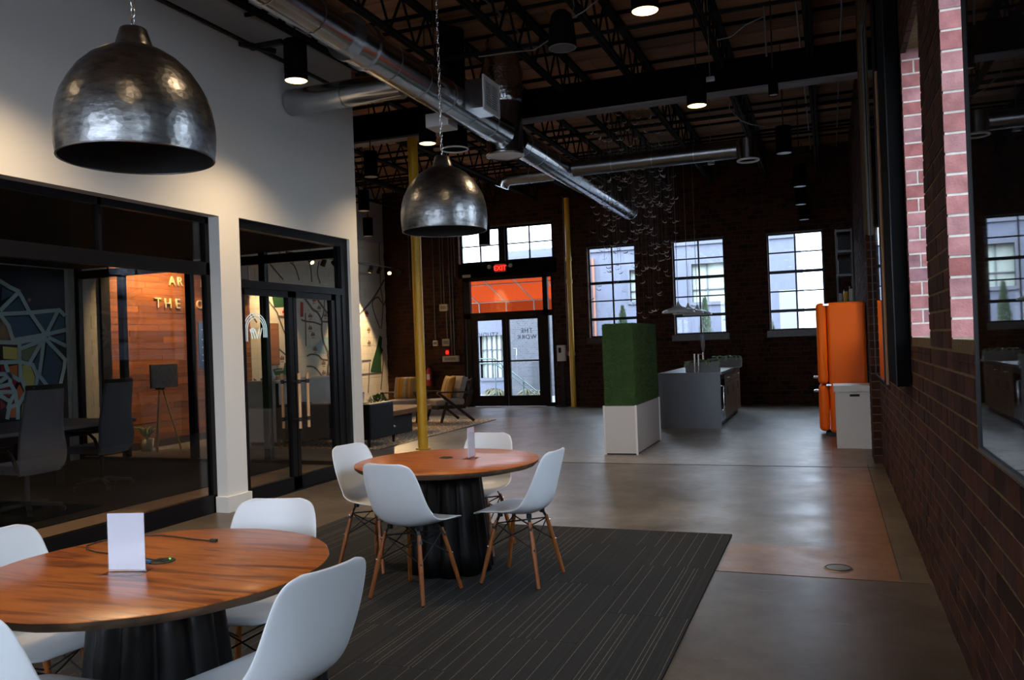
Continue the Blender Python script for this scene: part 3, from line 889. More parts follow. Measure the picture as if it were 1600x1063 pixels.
# ---- glazed double doors in the white wall
d2 = struct_empty('door_2')
xo, xi, xc = -5.455, -5.555, -5.505
f = MB().box(xi, xo, 6.72, 6.775, 0, 2.862).box(xi, xo, 8.60, 8.745, 0, 2.862).box(xi, xo, 6.775, 8.60, 2.77, 2.862).box(xi, xo, 6.775, 8.60, 2.18, 2.255).box(xi, xo, 6.76, 8.6, 0, .012)
struct('door_frame', f, M['black_frame'], d2)
struct('pane', MB().box(xc - .003, xc + .003, 6.775, 8.60, 2.255, 2.77), M['tint_glass'], d2)
struct('door_frame_post', MB().box(xi + .01, xo - .01, 8.48, 8.60, .012, 2.18), M['black_frame'], d2)
for i, (a0, a1) in enumerate(((6.78, 7.63), (7.645, 8.47))):
    lf = MB().box(xi + .02, xo - .02, a0, a0 + .055, .015, 2.175).box(xi + .02, xo - .02, a1 - .075, a1, .015, 2.175)
    lf.box(xi + .02, xo - .02, a0, a1, .015, .155).box(xi + .02, xo - .02, a0, a1, 2.11, 2.175)
    leaf = struct('door_leaf', lf, M['black_frame'], d2)
    struct('pane', MB().box(xc - .004, xc + .004, a0 + .05, a1 - .07, .15, 2.115), M['tint_glass'], leaf)
    hy = a1 - .04 if i == 0 else a0 + .10
    h = MB().cyl((xo + .06, hy, .68), (xo + .06, hy, 1.28), .017, n=12)
    ho = struct('pull_handle', h, M['brass_wood'], leaf); ho['label'] = 'pale wooden pull bar with black rings'
    k_ = MB()
    for z in (.78, 1.19): k_.cyl((xo - .02, hy, z), (xo + .08, hy, z), .010, n=8).cyl((xo + .06, hy, z - .022), (xo + .06, hy, z + .022), .0195, n=12)
    struct('handle_ring', k_, M['black'], leaf)
    h = MB().cyl((xi - .06, hy, .68), (xi - .06, hy, 1.28), .017, n=12)
    struct('inner_pull_handle', h, M['brass_wood'], leaf)
    k_ = MB()
    for z in (.78, 1.19): k_.cyl((xi + .02, hy, z), (xi - .08, hy, z), .010, n=8).cyl((xi - .06, hy, z - .022), (xi - .06, hy, z + .022), .0195, n=12)
    struct('inner_handle_ring', k_, M['black'], leaf)

# ---- storefront glazing of the conference room
w6 = struct_empty('window_%d' % wi); wi += 1
xo, xi, xc = -5.545, -5.61, -5.58
f = MB()
for a0, a1 in ((6.378, 6.43), (3.85, 3.915), (1.6, 1.66)): f.box(xi, xo, a0, a1, 0, 2.84)
for a0, a1 in ((5.13, 5.165), (2.6, 2.64)): f.box(xi, xo, a0, a1, 2.40, 2.84)
f.box(xi, xo, 1.6, 6.43, 2.78, 2.84).box(xi, xo, 1.6, 6.43, 2.28, 2.40).box(xi, xo, 1.6, 6.43, 0, .17)
struct('frame', f, M['black_frame'], w6)
ys = (1.66, 2.6, 3.85, 5.12, 6.365); y2 = (2.6, 3.85, 5.12, 6.365)
for a0, a1 in ((1.66, 3.85), (3.915, 6.378)):
    struct('pane', MB().box(xc - .004, xc + .004, a0, a1, .17, 2.28), M['tint_glass'], w6)
for a0, a1 in ((1.66, 2.6), (2.64, 3.85), (3.915, 5.13), (5.165, 6.378)):
    struct('pane', MB().box(xc - .004, xc + .004, a0, a1, 2.40, 2.78), M['tint_glass'], w6)

# ---- glass partition between conference room and reception
w7 = struct_empty('window_%d' % wi); wi += 1
f = MB(); xs = (-10.66, -9.79, -8.525, -7.24, -5.84)
for x in xs: f.box(x - .05, x + .05, 9.41, 9.49, 0, 3.0)
f.box(-10.7, -5.79, 9.41, 9.49, 2.74, 2.86).box(-10.7, -5.79, 9.41, 9.49, 0, .05)
struct('frame', f, M['black_frame'], w7)
for a, b in zip(xs, xs[1:]):
    struct('pane', MB().box(a + .05, b - .05 if b > -5.7 else b - .05, 9.447, 9.453, .05, 2.74), M['tint_glass'], w7)
    struct('pane', MB().box(a + .05, b - .05, 9.447, 9.453, 2.86, 2.99), M['tint_glass'], w7)
# ================================================================== carpet under the tables (tiles)
cp = thing('carpet', 'charcoal carpet of pin striped tiles laid under the two round tables', 'carpet', (-2.44, 3.4, 0))
tile_b = MB().box(-.247, .247, -.4985, .4985, 0, .012)
tile_mesh = tile_b.mesh('carpet_tile', M['carpet'])
cx0, cx1, cy1 = -4.12, -.74, 6.44
nx = 7; tw = (cx1 - cx0) / nx
tile_mesh = MB().box(-tw / 2 + .0007, tw / 2 - .0007, -.4992, .4992, 0, .012).mesh('carpet_tile', M['carpet'])
for i in range(nx):
    y = cy1 - (.5 if i % 2 else 0)
    if i % 2:
        hm = MB().box(-tw / 2 + .0007, tw / 2 - .0007, -.2492, .2492, 0, .012).mesh('carpet_tile', M['carpet'])
        o = bpy.data.objects.new('carpet_tile', hm); o.location = (cx0 + (i + .5) * tw - cp.location.x, cy1 - .25 - cp.location.y, 0); link(o, cp)
    while y > .6:
        o = bpy.data.objects.new('carpet_tile', tile_mesh); o.location = (cx0 + (i + .5) * tw - cp.location.x, y - .5 - cp.location.y, 0); link(o, cp)
        y -= 1.0

# ================================================================== shell chairs
def crom(P, t):
    n = len(P) - 1; x = t * n; i = min(int(x), n - 1); f = x - i
    p = [P[max(0, min(n, i + k))] for k in (-1, 0, 1, 2)]
    return [.5 * (2 * b + (c - a) * f + (2 * a - 5 * b + 4 * c - d) * f * f + (3 * b - a - 3 * c + d) * f ** 3) for a, b, c, d in zip(*p)]
PROF = [(.250, .412, .120, .0), (.238, .428, .185, .002), (.18, .438, .215, .010), (.08, .432, .231, .026), (-.03, .424, .236, .046), (-.115, .430, .233, .068),
        (-.178, .464, .227, .085), (-.212, .528, .220, .078), (-.232, .61, .214, .058), (-.248, .69, .206, .042), (-.263, .76, .192, .030), (-.273, .802, .165, .020), (-.277, .820, .110, .014)]
def chair():
    t = thing('shell_chair', '', 'chair', local=True)
    nu, nv = 15, 34
    vs, fs = [], []
    for i in range(nv):
        v = i / (nv - 1)
        y, z, hw, lift = crom(PROF, v)
        ya, za = crom(PROF, max(0, v - .01))[:2]; yb_, zb_ = crom(PROF, min(1, v + .01))[:2]
        d = Vector((0, yb_ - ya, zb_ - za)).normalized()
        nrm = Vector((0, d.z, -d.y))            # towards the sitter
        if nrm.z < 0 and v < .4: nrm = -nrm
        for j in range(nu):
            u = -1 + 2 * j / (nu - 1)
            k = abs(u) ** 2.4
            p = Vector((u * hw, y, z)) + nrm * lift * k
            vs.append(p)
    for i in range(nv - 1):
        for j in range(nu - 1):
            a = i * nu + j; fs.append((a, a + 1, a + nu + 1, a + nu))
    b_ = MB(); b_.add(vs, fs, True)
    sh = part(t, 'seat_shell', b_, M['plastic'])
    so = sh.modifiers.new('thickness', 'SOLIDIFY'); so.thickness = .009; so.offset = 0
    sb = sh.modifiers.new('round', 'SUBSURF'); sb.levels = 1; sb.render_levels = 1
    T, F = {}, {}
    for sx in (-1, 1):
        for sy_ in (-1, 1):
            top = Vector((sx * .125, sy_ * .115 - .01, .385)); ft = Vector((sx * .197, sy_ * .197 - .005, 0))
            T[sx, sy_], F[sx, sy_] = top, ft
            mid = top.lerp(ft, .45)
            part(t, 'leg', MB().tube([top, mid, ft], [.0115, .0155, .0115], 12), M['leg_wood'])
            bk = MB(); bk.bar(top.lerp(ft, .13) + Vector((sx * .012, 0, 0)), Vector((sx * .10, sy_ * .10 - .01, .425)), .02, .008)
            bk.cyl(Vector((sx * .10, sy_ * .10 - .01, .405)), Vector((sx * .10, sy_ * .10 - .01, .43)), .017, n=10)
            part(t, 'seat_mount', bk, M['black'])
            for q in (.09, .42):
                c = top.lerp(ft, q); od = Vector((sx, sy_, 0)).normalized()
                part(t, 'bolt', MB().cyl(c, c + od * .019, .007, n=10), M['bolt'])
    w = MB()
    for a, b in (((-1, -1), (1, -1)), ((1, -1), (1, 1)), ((1, 1), (-1, 1)), ((-1, 1), (-1, -1))):
        w.tube([T[a].lerp(F[a], .05), T[b].lerp(F[b], .42)], .0042, 6); w.tube([T[b].lerp(F[b], .05), T[a].lerp(F[a], .42)], .0042, 6)
    for a, b in (((-1, -1), (1, 1)), ((1, -1), (-1, 1))):
        w.tube([T[a].lerp(F[a], .05), T[b].lerp(F[b], .05)], .005, 6)
    part(t, 'cross_brace', w, M['black'])
    return t
R_ = math.radians
CH = [
    ((-1.885, 4.96), 85, 'white shell chair with wooden legs, on the open carpet side of the far round table'),
    ((-2.40, 4.50), -9.5, 'white shell chair showing its grey shaded back at the far round table'),
    ((-2.97, 5.05), -100, 'white shell chair at the far round table, on its side towards the glass doors'),
    ((-2.46, 5.605), 178, 'white shell chair mostly hidden behind the far round table and its sign holder'),
    ((-1.73, 2.25), 78, 'largest white shell chair with bluish light on it, beside the near round table'),
    ((-2.33, 2.905), -167, 'white shell chair whose back rises behind the near round table'),
    ((-2.90, 2.31), -97, 'white shell chair at the left picture edge behind the near round table'),
    ((-2.27, 1.82), 2, 'white shell chair cropped in the bottom left corner in front of near table'),
]
proto = chair()
for i, ((x, y), a, lab) in enumerate(CH):
    c = proto if i == 0 else copy_tree(proto)
    place(c, (x, y, .016), R_(a), lab, 'shell chairs around the round tables')

# ================================================================== round tables
def table(loc, lab, seed):
    t = thing('round_table', lab, 'table', loc, 0, 'round tables on the carpet', local=True)
    rn = random.Random(seed); ph = [rn.uniform(0, 6.28) for _ in range(5)]
    R0 = .622
    wob = lambda a, z: 1 + .0022 * math.sin(5 * a + ph[0]) + .002 * math.sin(11 * a + ph[1]) + .0016 * math.sin(23 * a + ph[2])
    top = MB().lathe([(.0001, .738), (.3, .738), (R0 - .006, .738), (R0, .735)], 96, rf=wob)
    part(t, 'tabletop', top, M['table_wood'])
    ed = MB().lathe([(R0, .735), (R0 - .002, .722), (R0 - .02, .703), (R0 - .06, .694), (.0001, .694)], 96, rf=lambda a, z: wob(a, z) * (1 + .004 * math.sin(17 * a + ph[3] + z * 200) * math.sin(7 * a + ph[4])))
    part(t, 'live_edge', ed, M['bark'], label='rough dark bark edge')
    fl = lambda a, z: 1 + .085 * (2 * abs(math.cos(5.5 * a)) ** .7 - 1)
    part(t, 'pedestal', MB().lathe([(.0001, .694), (.205, .694), (.218, .55), (.238, .35), (.258, .15), (.270, .014), (.0001, .014)], 132, rf=fl), M['pedestal'])
    return t
T1, T2 = (-2.337, 2.372, 0), (-2.443, 5.083, 0)
table(T1, 'nearer round table with glossy orange brown wooden top on black fluted pedestal', 3)
table(T2, 'farther round table with wooden top and black fluted pedestal under the smaller dome lamp', 9)

def grommet(loc, lab, led):
    t = thing('power_grommet', lab, 'power grommet', loc, 0, None, local=True)
    part(t, 'rim', MB().lathe([(.0001, .004), (.040, .004), (.046, .003), (.048, 0)], 32), M['black'])
    s_ = MB().box(-.028, -.006, -.018, .018, .0035, .006).box(.006, .028, -.018, .018, .0035, .006)
    part(t, 'socket', s_, M['dark_slot'])
    if led: part(t, 'indicator', MB().tube([(.012, .024, .0065), (.022, .020, .0065), (.026, .012, .0065)], .0015, 6), M['green_led'], label='small green light')
grommet((-2.365, 2.43, .738), 'black power grommet with a green light set in the near tabletop', True)
grommet((-2.506, 5.195, .738), 'black power grommet set in the far tabletop', False)

def sign_holder(loc, rz, w, h, lab):
    t = thing('sign_holder', lab, 'sign holder', loc, rz, 'acrylic sign holders on the tables', local=True)
    part(t, 'paper_insert', MB().box(-w / 2 + .002, w / 2 - .002, -.0012, .0012, .012, h - .003), M['paper'])
    ac = MB().box(-w / 2, w / 2, -.004, -.0016, .006, h).box(-w / 2, w / 2, .0016, .004, .006, h)
    part(t, 'front_pocket', ac, M['acrylic'])
    part(t, 'foot', MB().box(-w / 2 - .004, w / 2 + .004, -.045, .045, 0, .003), M['acrylic'])
    return t
sign_holder((-2.372, 2.272, .738), R_(14), .143, .215, 'clear holder with blank white card standing on the near round table')
sign_holder((-2.308, 5.185, .738), R_(94), .14, .215, 'narrow looking sign holder turned edge on, standing on the far round table')
cab = [(-2.40, 2.43), (-2.47, 2.44), (-2.60, 2.46), (-2.74, 2.475), (-2.82, 2.50), (-2.875, 2.55), (-2.885, 2.62), (-2.85, 2.70), (-2.79, 2.755), (-2.70, 2.775), (-2.612, 2.766), (-2.50, 2.745), (-2.40, 2.735)]
cb = thing('charging_cable', 'thin black charging cable looped across the near tabletop', 'cable', (-2.6, 2.6, .738))
P3 = [(x, y, .7415) for x, y in cab]
part(cb, 'cord', MB().tube(P3, .0028, 6), M['cable'])
part(cb, 'plug', MB().box(-2.402, -2.372, 2.728, 2.742, .7385, .750), M['cable'])
solid('blue_connector', MB().bar((-2.43, 2.405, .745), (-2.385, 2.39, .745), .010, .008), M['blue_plug'], 'small blue connector lying beside the black grommet on near table', 'connector', loc=(-2.41, 2.40, .741))

# ================================================================== hammered dome pendants
def dome(loc, lab, ztop):
    t = thing('dome_pendant', lab, 'pendant lamp', loc, 0, 'hammered dome pendants over the round tables', local=True)
    out = [(.284, -.005), (.289, .03), (.292, .08), (.290, .13), (.281, .185), (.266, .235), (.240, .285), (.207, .335), (.164, .378), (.116, .409), (.072, .428)]
    part(t, 'shade', MB().lathe(out, 72), M['hammered'])
    part(t, 'shade_lining', MB().lathe([(r - .006, z - .004 if i else z) for i, (r, z) in enumerate(out)], 64), M['lamp_in'])
    part(t, 'rim', MB().tube([(.282 * math.cos(a), .282 * math.sin(a), -.005) for a in [2 * PI * k / 64 for k in range(64)]], .004, 8, closed=True), M['hammered'])
    part(t, 'collar', MB().lathe([(.074, .420), (.070, .432), (.050, .498), (.046, .502), (.0001, .502)], 32), M['hammered'])
    part(t, 'bulb', MB().ball((0, 0, .19), .05, n=14, m=10).cyl((0, 0, .23), (0, 0, .40), .022, n=12), M['can_off'])
    ch = MB(); z = .498; k = 0; L = .050
    while z < ztop:
        pts = []
        for q in range(10):
            a = 2 * PI * q / 10; x = .0085 * math.cos(a); zz = .5 * L * math.sin(a) * 1.0
            pts.append((x if k % 2 else 0, 0 if k % 2 else x, z + L / 2 + zz))
        ch.tube(pts, .0024, 5, closed=True); z += L - .007; k += 1
    part(t, 'chain', ch, M['chrome'])
    return t
dome((-2.487, 2.50, 2.284), 'large hammered dark metal dome lamp hanging over the near round table', 5.5 - 2.284)
dome((-2.40, 5.08, 2.293), 'hammered dark metal dome lamp hanging over the far round table', 5.5 - 2.293)

# ================================================================== ceiling can lights
def can(loc, lab, on, r=.105, h=.37, rod=True, k=1.0):
    t = thing('can_light', lab, 'ceiling light', loc, 0, 'black can lights hung from the roof', local=True)
    part(t, 'housing', MB().lathe([(r - .006, .012), (r, 0), (r, h), (.0001, h)], 32), M['black_matte'])
    lens = MB().lathe([(.0001, .004), (r - .006, .006)], 32)
    part(t, 'lens', lens, M['can_lens'] if on else M['can_off'], label='glowing warm lens' if on else None)
    if rod: part(t, 'stem', MB().cyl((0, 0, h), (0, 0, 5.5 - loc[2]), .008, n=8), M['black'])
    if on:
        ld = bpy.data.lights.new('can_lamp', 'SPOT'); ld.energy = CAN_W * k; ld.color = (1, .72, .43); ld.spot_size = R_(125); ld.spot_blend = .8; ld.shadow_soft_size = .09
        lo = bpy.data.objects.new('can_lamp', ld); lo.location = (0, 0, -.015); link(lo, t)
    return t
can((-4.49, 6.434, 4.0), 'lit can light close to the white wall above the glass doors', True, k=1.5)
can((-4.50, 9.126, 4.0), 'lit can light in front of the top of the near yellow column', True, k=1.0)
can((-1.217, 6.27, 4.0), 'lit can light nearest to the top centre of the ceiling', True)
can((-1.238, 9.068, 4.0), 'lit can light hanging in front of the black steel beam', True)
can((-4.49, 3.95, 4.0), 'lit can light over the conference room front, out of view', True, k=1.6)
can((-1.217, 3.2, 4.0), 'lit can light over the carpet edge, out of view', True, k=.35)
can((-1.217, .8, 4.0), 'lit can light behind the near table, out of view', True, k=.35)
can((-4.49, 1.2, 4.0), 'lit can light far left of the near table, out of view', True, k=.8)
can((-5.82, 14.0, 3.35), 'unlit can light hanging in front of the high window over the exit door', False)
can((-6.09, 10.477, 4.0), 'unlit can light by the end of the white wall, highest of three', False, .1)
can((-7.70, 12.954, 4.0), 'unlit can light over the lounge, middle of three by the white wall', False, .1)
can((-8.60, 14.60, 3.8), 'unlit can light over the lounge, lowest of three by the white wall', False, .1)
can((-.489, 12.01, 4.0), 'unlit can light right of the round ring diffuser', False)
can((-.369, 14.85, 4.0), 'unlit can light over the refrigerator, topmost of three pale discs', False)
can((-.42, 16.9, 4.0), 'unlit can light over the refrigerator, middle of three pale discs', False)
can((-.40, 18.4, 3.9), 'unlit can light over the refrigerator, lowest of three pale discs', False)
can((-.45, 9.05, 4.0), 'unlit can light under the beam beside a hanging conduit', False, .05, .26)

t = thing('ceiling_speaker', 'black bucket shaped speaker hanging under the roof left of a lit can', 'speaker', (-2.02, 6.73, 4.0), local=True)
part(t, 'housing', MB().lathe([(.118, 0), (.122, .02), (.105, .20), (.085, .28), (.05, .315), (.0001, .32)], 36), M['black_matte'])
part(t, 'grille', MB().lathe([(.0001, -.002), (.108, 0)], 36), M['speaker_grille'])
part(t, 'rim', MB().tube([(.113 * math.cos(2 * PI * k / 40), .113 * math.sin(2 * PI * k / 40), 0) for k in range(40)], .005, 6, closed=True), M['conduit'])
part(t, 'hanger', MB().tube([(.09, 0, .27), (.11, .02, .34), (.08, .05, .55), (0, .05, 1.0), (0, .05, 1.5)], .004, 6), M['conduit'])

# ================================================================== ducts
DX, DZ, DR = -3.83, 4.24, .185
t = thing('main_duct', 'long round galvanised duct running along the room under the roof', 'duct', (DX, 9, DZ))
for ya_, yb_, r_ in ((-1.0, 6.25, .15), (6.25, 9.905, DR), (10.395, 17.2, DR)):
    part(t, 'pipe', MB().cyl((DX, ya_, DZ), (DX, yb_, DZ), r_, n=48, caps=False), M['duct'])
y = -1.0
while y < 17.2:
    if not 9.85 < y < 10.42: part(t, 'seam_ring', MB().cyl((DX, y, DZ), (DX, y + .012, DZ), (.15 if y < 6.25 else DR) + .004, n=40, caps=False), M['duct_seam'])
    y += .61
part(t, 'coupling', MB().cyl((DX, 6.25, DZ), (DX, 6.30, DZ), DR + .022, n=40).cyl((DX, 6.52, DZ), (DX, 6.57, DZ), DR + .022, n=40).cyl((DX, 6.30, DZ), (DX, 6.52, DZ), DR + .008, n=40, caps=False), M['duct'])
part(t, 'end_cap', MB().cyl((DX, 17.2, DZ), (DX, 17.22, DZ), DR + .004, n=40), M['duct'])
ro = MB()
for y in (2.2, 5, 8.0, 12.6, 15.5): ro.cyl((DX, y, DZ + DR), (DX, y, 5.5), .006, n=6)
part(t, 'hanger_rod', ro, M['black'])
# side take-off with louvred grille
t = thing('grille_takeoff', 'square duct take-off with louvred grille on the side of main duct', 'air grille', (-3.6, 8.55, DZ))
x0, x1, y0, y1, z0, z1 = DX + .192, -3.42, 8.35, 8.75, DZ - .13, DZ + .19
part(t, 'box', MB().box(x0, x1, y0, y1, z0, z1), M['duct'])
fr = MB().box(x1, x1 + .02, y0 - .03, y1 + .03, z1 - .02, z1 + .03).box(x1, x1 + .02, y0 - .03, y1 + .03, z0 - .03, z0 + .02).box(x1, x1 + .02, y0 - .03, y0 + .02, z0 + .02, z1 - .02).box(x1, x1 + .02, y1 - .02, y1 + .03, z0 + .02, z1 - .02)
part(t, 'grille_frame', fr, M['laminate_side'])
part(t, 'grille_backing', MB().box(x1, x1 + .004, y0 + .01, y1 - .01, z0 + .01, z1 - .01), M['dark_slot'])
for k in range(11):
    z = z0 + .03 + k * (z1 - z0 - .06) / 10
    part(t, 'slat', MB().bar((x1 + .012, y0 + .02, z), (x1 + .012, y1 - .02, z), .018, .006), M['laminate_side'])
part(t, 'slat_support', MB().box(x1 + .004, x1 + .02, (y0 + y1) / 2 - .006, (y0 + y1) / 2 + .006, z0 + .02, z1 - .02), M['laminate_side'])
t = thing('diffuser_box', 'pale square diffuser box on the left side of main duct behind the chain', 'air diffuser', (-4.3, 8.9, 4.1))
part(t, 'box', MB().box(-4.32, -4.03, 8.72, 9.0, 4.08, 4.24), M['laminate_side'], bevel=.01)
# vertical trunk
t = thing('vertical_duct', 'wide vertical duct drum crossing the main duct with shiny open bottom', 'duct', (-3.88, 10.15, 4.0), local=True)
part(t, 'drum', MB().cyl((0, 0, -.01), (0, 0, .70), .245, n=40, caps=False), M['duct'])
part(t, 'bottom_ring', MB().lathe([(.245, .03), (.255, .0), (.25, -.02), (.238, -.012)], 40), M['duct'])
part(t, 'inner_baffle', MB().lathe([(.0001, .02), (.12, .012), (.238, -.008)], 40), M['laminate_side'])
fb2 = MB().lathe([(.250, .66), (.272, .72), (.25, .80), (.275, .88), (.24, .95), (.262, 1.05), (.22, 1.2), (.2, 1.5)], 36, rf=lambda a, z: 1 + .05 * math.sin(9 * a + z * 31) + .03 * math.sin(23 * a + z * 57))
part(t, 'foil_sleeve', fb2, M['foil'], label='crumpled shiny foil sleeve')
def branch(nm, lab, pts, r, ring=None):
    t = thing(nm, lab, 'duct', pts[0])
    part(t, 'pipe', MB().tube(pts, r, 28), M['duct_dull'] if ring else M['duct'])
    a, b = Vector(pts[0]), Vector(pts[1]); n = max(2, int((b - a).length / .6)); dd = (b - a).normalized()
    for i in range(1, n):
        p = a.lerp(b, i / n); part(t, 'seam_ring', MB().cyl(p, p + dd * .012, r + .004, n=28, caps=False), M['duct_seam'])
    if ring:
        x, y, z, rr = ring
        part(t, 'ring_diffuser', MB().tube([(x + rr * math.cos(2 * PI * k / 32), y + rr * math.sin(2 * PI * k / 32), z) for k in range(32)], .016, 8, closed=True), M['laminate_side'])
        part(t, 'diffuser_neck', MB().cyl((x, y, z), (x, y, z + .3), rr - .01, n=32, caps=False), M['duct'])
    return t
branch('branch_duct', 'branch duct passing from white wall to the main duct', [(-5.40, 7.62, 4.235), (-4.02, 7.62, 4.235)], .14)
branch('branch_duct', 'branch duct reaching right from the main duct to a ring diffuser', [(-3.63, 12.44, 4.22), (-1.15, 12.44, 4.22)], .125, (-.99, 12.3, 4.02, .145))
branch('branch_duct', 'branch duct left of the main duct ending in a downturned elbow', [(-4.015, 12.6, 4.22), (-4.75, 12.6, 4.22), (-4.86, 12.6, 4.18), (-4.9, 12.6, 4.08)], .12)
t = thing('round_diffuser', 'dark round ceiling diffuser with pale ring behind the far dome lamp chain', 'air diffuser', (-4.33, 9.55, 4.0), local=True)
part(t, 'neck', MB().cyl((0, 0, .01), (0, 0, 1.5), .165, n=32), M['black_matte'])
part(t, 'ring', MB().tube([(.168 * math.cos(2 * PI * k / 36), .168 * math.sin(2 * PI * k / 36), 0) for k in range(36)], .010, 8, closed=True), M['laminate_side'])

# conduits and small ceiling fittings
def pipe(nm, lab, pts, r, m, cat='conduit', group=None):
    return solid(nm, MB().tube(pts, r, 8), m, lab, cat, group, loc=pts[0])
bp_ = thing('black_pipe', 'black pipe with a cross fitting running along the top of the white wall', 'pipe', (-5.33, 4, 4.62))
part(bp_, 'pipe_run', MB().tube([(-5.33, 0, 4.62), (-5.33, 8.9, 4.62)], .022, 8), M['black'])
part(bp_, 'cross_fitting', MB().bar((-5.38, 6.95, 4.62), (-5.0, 6.95, 4.62), .05).bar((-5.36, 6.75, 4.60), (-5.2, 7.1, 4.60), .05), M['black'])
pipe('ceiling_conduit', 'pale conduit running lengthwise left of the speaker under the roof', [(-3.3, .5, 5.2), (-3.3, 9.2, 5.2)], .012, M['conduit'])
pipe('ceiling_conduit', 'thin grey cable drooping from the speaker towards the lit can', [(-2.0, 6.8, 4.25), (-1.85, 6.8, 4.3), (-1.7, 6.75, 4.36), (-1.5, 6.6, 4.40), (-1.33, 6.4, 4.42)], .006, M['conduit'])
pipe('ceiling_conduit', 'thin grey cable left of the bucket speaker', [(-2.13, 6.75, 4.1), (-2.3, 6.8, 4.05), (-2.5, 6.9, 4.1), (-2.9, 7.0, 4.15)], .006, M['conduit'])
pipe('ceiling_conduit', 'curved pale conduit above the beam near the right wall', [(-1.0, 9.0, 4.65), (-.85, 9.0, 4.66), (-.7, 9.0, 4.76), (-.5, 9.0, 4.82)], .007, M['conduit'])
pipe('ceiling_conduit', 'pale vertical conduit hanging from the roof in front of beam', [(-.52, 9.0, 5.5), (-.50, 9.0, 4.4)], .010, M['conduit'])
pipe('ceiling_conduit', 'conduit crossing the roof deck beyond the beam, left of the right wall', [(-.22, 6.2, 5.38), (-.22, 18.5, 5.38)], .012, M['conduit'])
pipe('ceiling_conduit', 'second conduit crossing the roof deck close to the right wall', [(.28, 6.2, 5.38), (.28, 18.5, 5.38)], .012, M['conduit'])
pipe('ceiling_conduit', 'bent pale cable dropping behind the can light at the beam', [(-1.12, 11.2, 4.6), (-1.12, 11.3, 4.52), (-1.03, 11.9, 4.5), (-.95, 12.6, 4.6), (-.8, 12.9, 4.62)], .008, M['conduit'])
for (x, y, z), lab in (((-1.12, 9.3, 4.32), 'small white junction box beside the can light at the beam'), ((-1.02, 6.6, 4.30), 'small white junction box right of the top centre can light'), ((-1.62, 13.2, 4.2), 'white cone sensor under the roof right of the bird mobile')):
    solid('junction_box', MB().box(x - .05, x + .05, y - .03, y + .03, z, z + .045), M['white_box'], lab, 'junction box', 'junction boxes under the roof', (x, y, z), .008)
pipe('hanging_rod', 'thin rod carrying the junction box beside the can light at beam', [(-1.12, 9.3, 4.365), (-1.12, 9.3, 5.5)], .005, M['conduit'], 'rod')
pipe('hanging_rod', 'thin rod carrying the junction box near the top centre can', [(-1.02, 6.6, 4.345), (-1.02, 6.6, 5.5)], .005, M['conduit'], 'rod')
pipe('hanging_rod', 'thin rod carrying the cone sensor right of the bird mobile', [(-1.62, 13.2, 4.245), (-1.62, 13.2, 5.5)], .005, M['conduit'], 'rod')

# ================================================================== hanging birds
wing = MB()
for s_ in (-1, 1):
    a = [(0, -.014, 0), (0, .016, 0), (s_ * .020, .010, -.004), (s_ * .020, -.012, -.004), (s_ * .038, .002, .012), (s_ * .038, -.010, .012), (s_ * .046, -.008, .026)]
    th = .0016
    vs = a + [(x, y, z + th) for x, y, z in a]
    wing.add(vs, [(0, 1, 2, 3), (3, 2, 4, 5), (5, 4, 6), (7, 10, 9, 8), (10, 12, 11, 9), (12, 13, 11), (1, 8, 9, 2), (2, 9, 11, 4), (4, 11, 13, 6), (0, 3, 10, 7), (3, 5, 12, 10), (5, 6, 13, 12)])
wing.ball((0, .002, 0), .006, .022, .006, 6, 4)
bird_me = wing.mesh('bird', M['bird'])
thr_me = MB().cyl((0, 0, 0), (0, 0, 1), .0013, n=3, caps=False).mesh('thread', M['thread'])
rbird = random.Random(11); SPOTS = []
for k in range(285):
    q = rbird.random()
    z = 1.87 + 3.45 * (q ** .85) if rbird.random() < .5 else rbird.gauss(3.75, .62)
    z = min(5.35, max(1.86, z))
    f = (z - 1.86) / 3.5
    w_ = .62 + .16 * math.sin(PI * f)
    for _t in range(80):
        x = -3.12 + rbird.uniform(-1, 1) * w_; yb = 13.75 + rbird.uniform(-.8, .8)
        x = max(x, -3.56 + .02 * rbird.random())
        if all((x - p) ** 2 + (yb - q2) ** 2 > .0045 for p, q2 in SPOTS): break
    SPOTS.append((x, yb))
    b = bpy.data.objects.new('hanging_bird', bird_me); link(b)
    b.location = (x, yb, z); b.rotation_euler = (rbird.uniform(-.25, .25), rbird.uniform(-.3, .3), rbird.uniform(-.9, .9))
    s_ = rbird.uniform(.95, 1.25); b.scale = (s_, s_, s_)
    b['label'] = 'small silver winged bird hung on a thread in the ceiling mobile'; b['category'] = 'bird ornament'; b['group'] = 'silver birds hanging in front of the far windows'
    th = bpy.data.objects.new('thread', thr_me); link(th, b)
    th.matrix_parent_inverse = (Matrix.Translation(b.location) @ b.rotation_euler.to_matrix().to_4x4() @ Matrix.Diagonal((s_, s_, s_, 1))).inverted()
    th.location = (x, yb, z); th.scale = (1, 1, 5.5 - z)
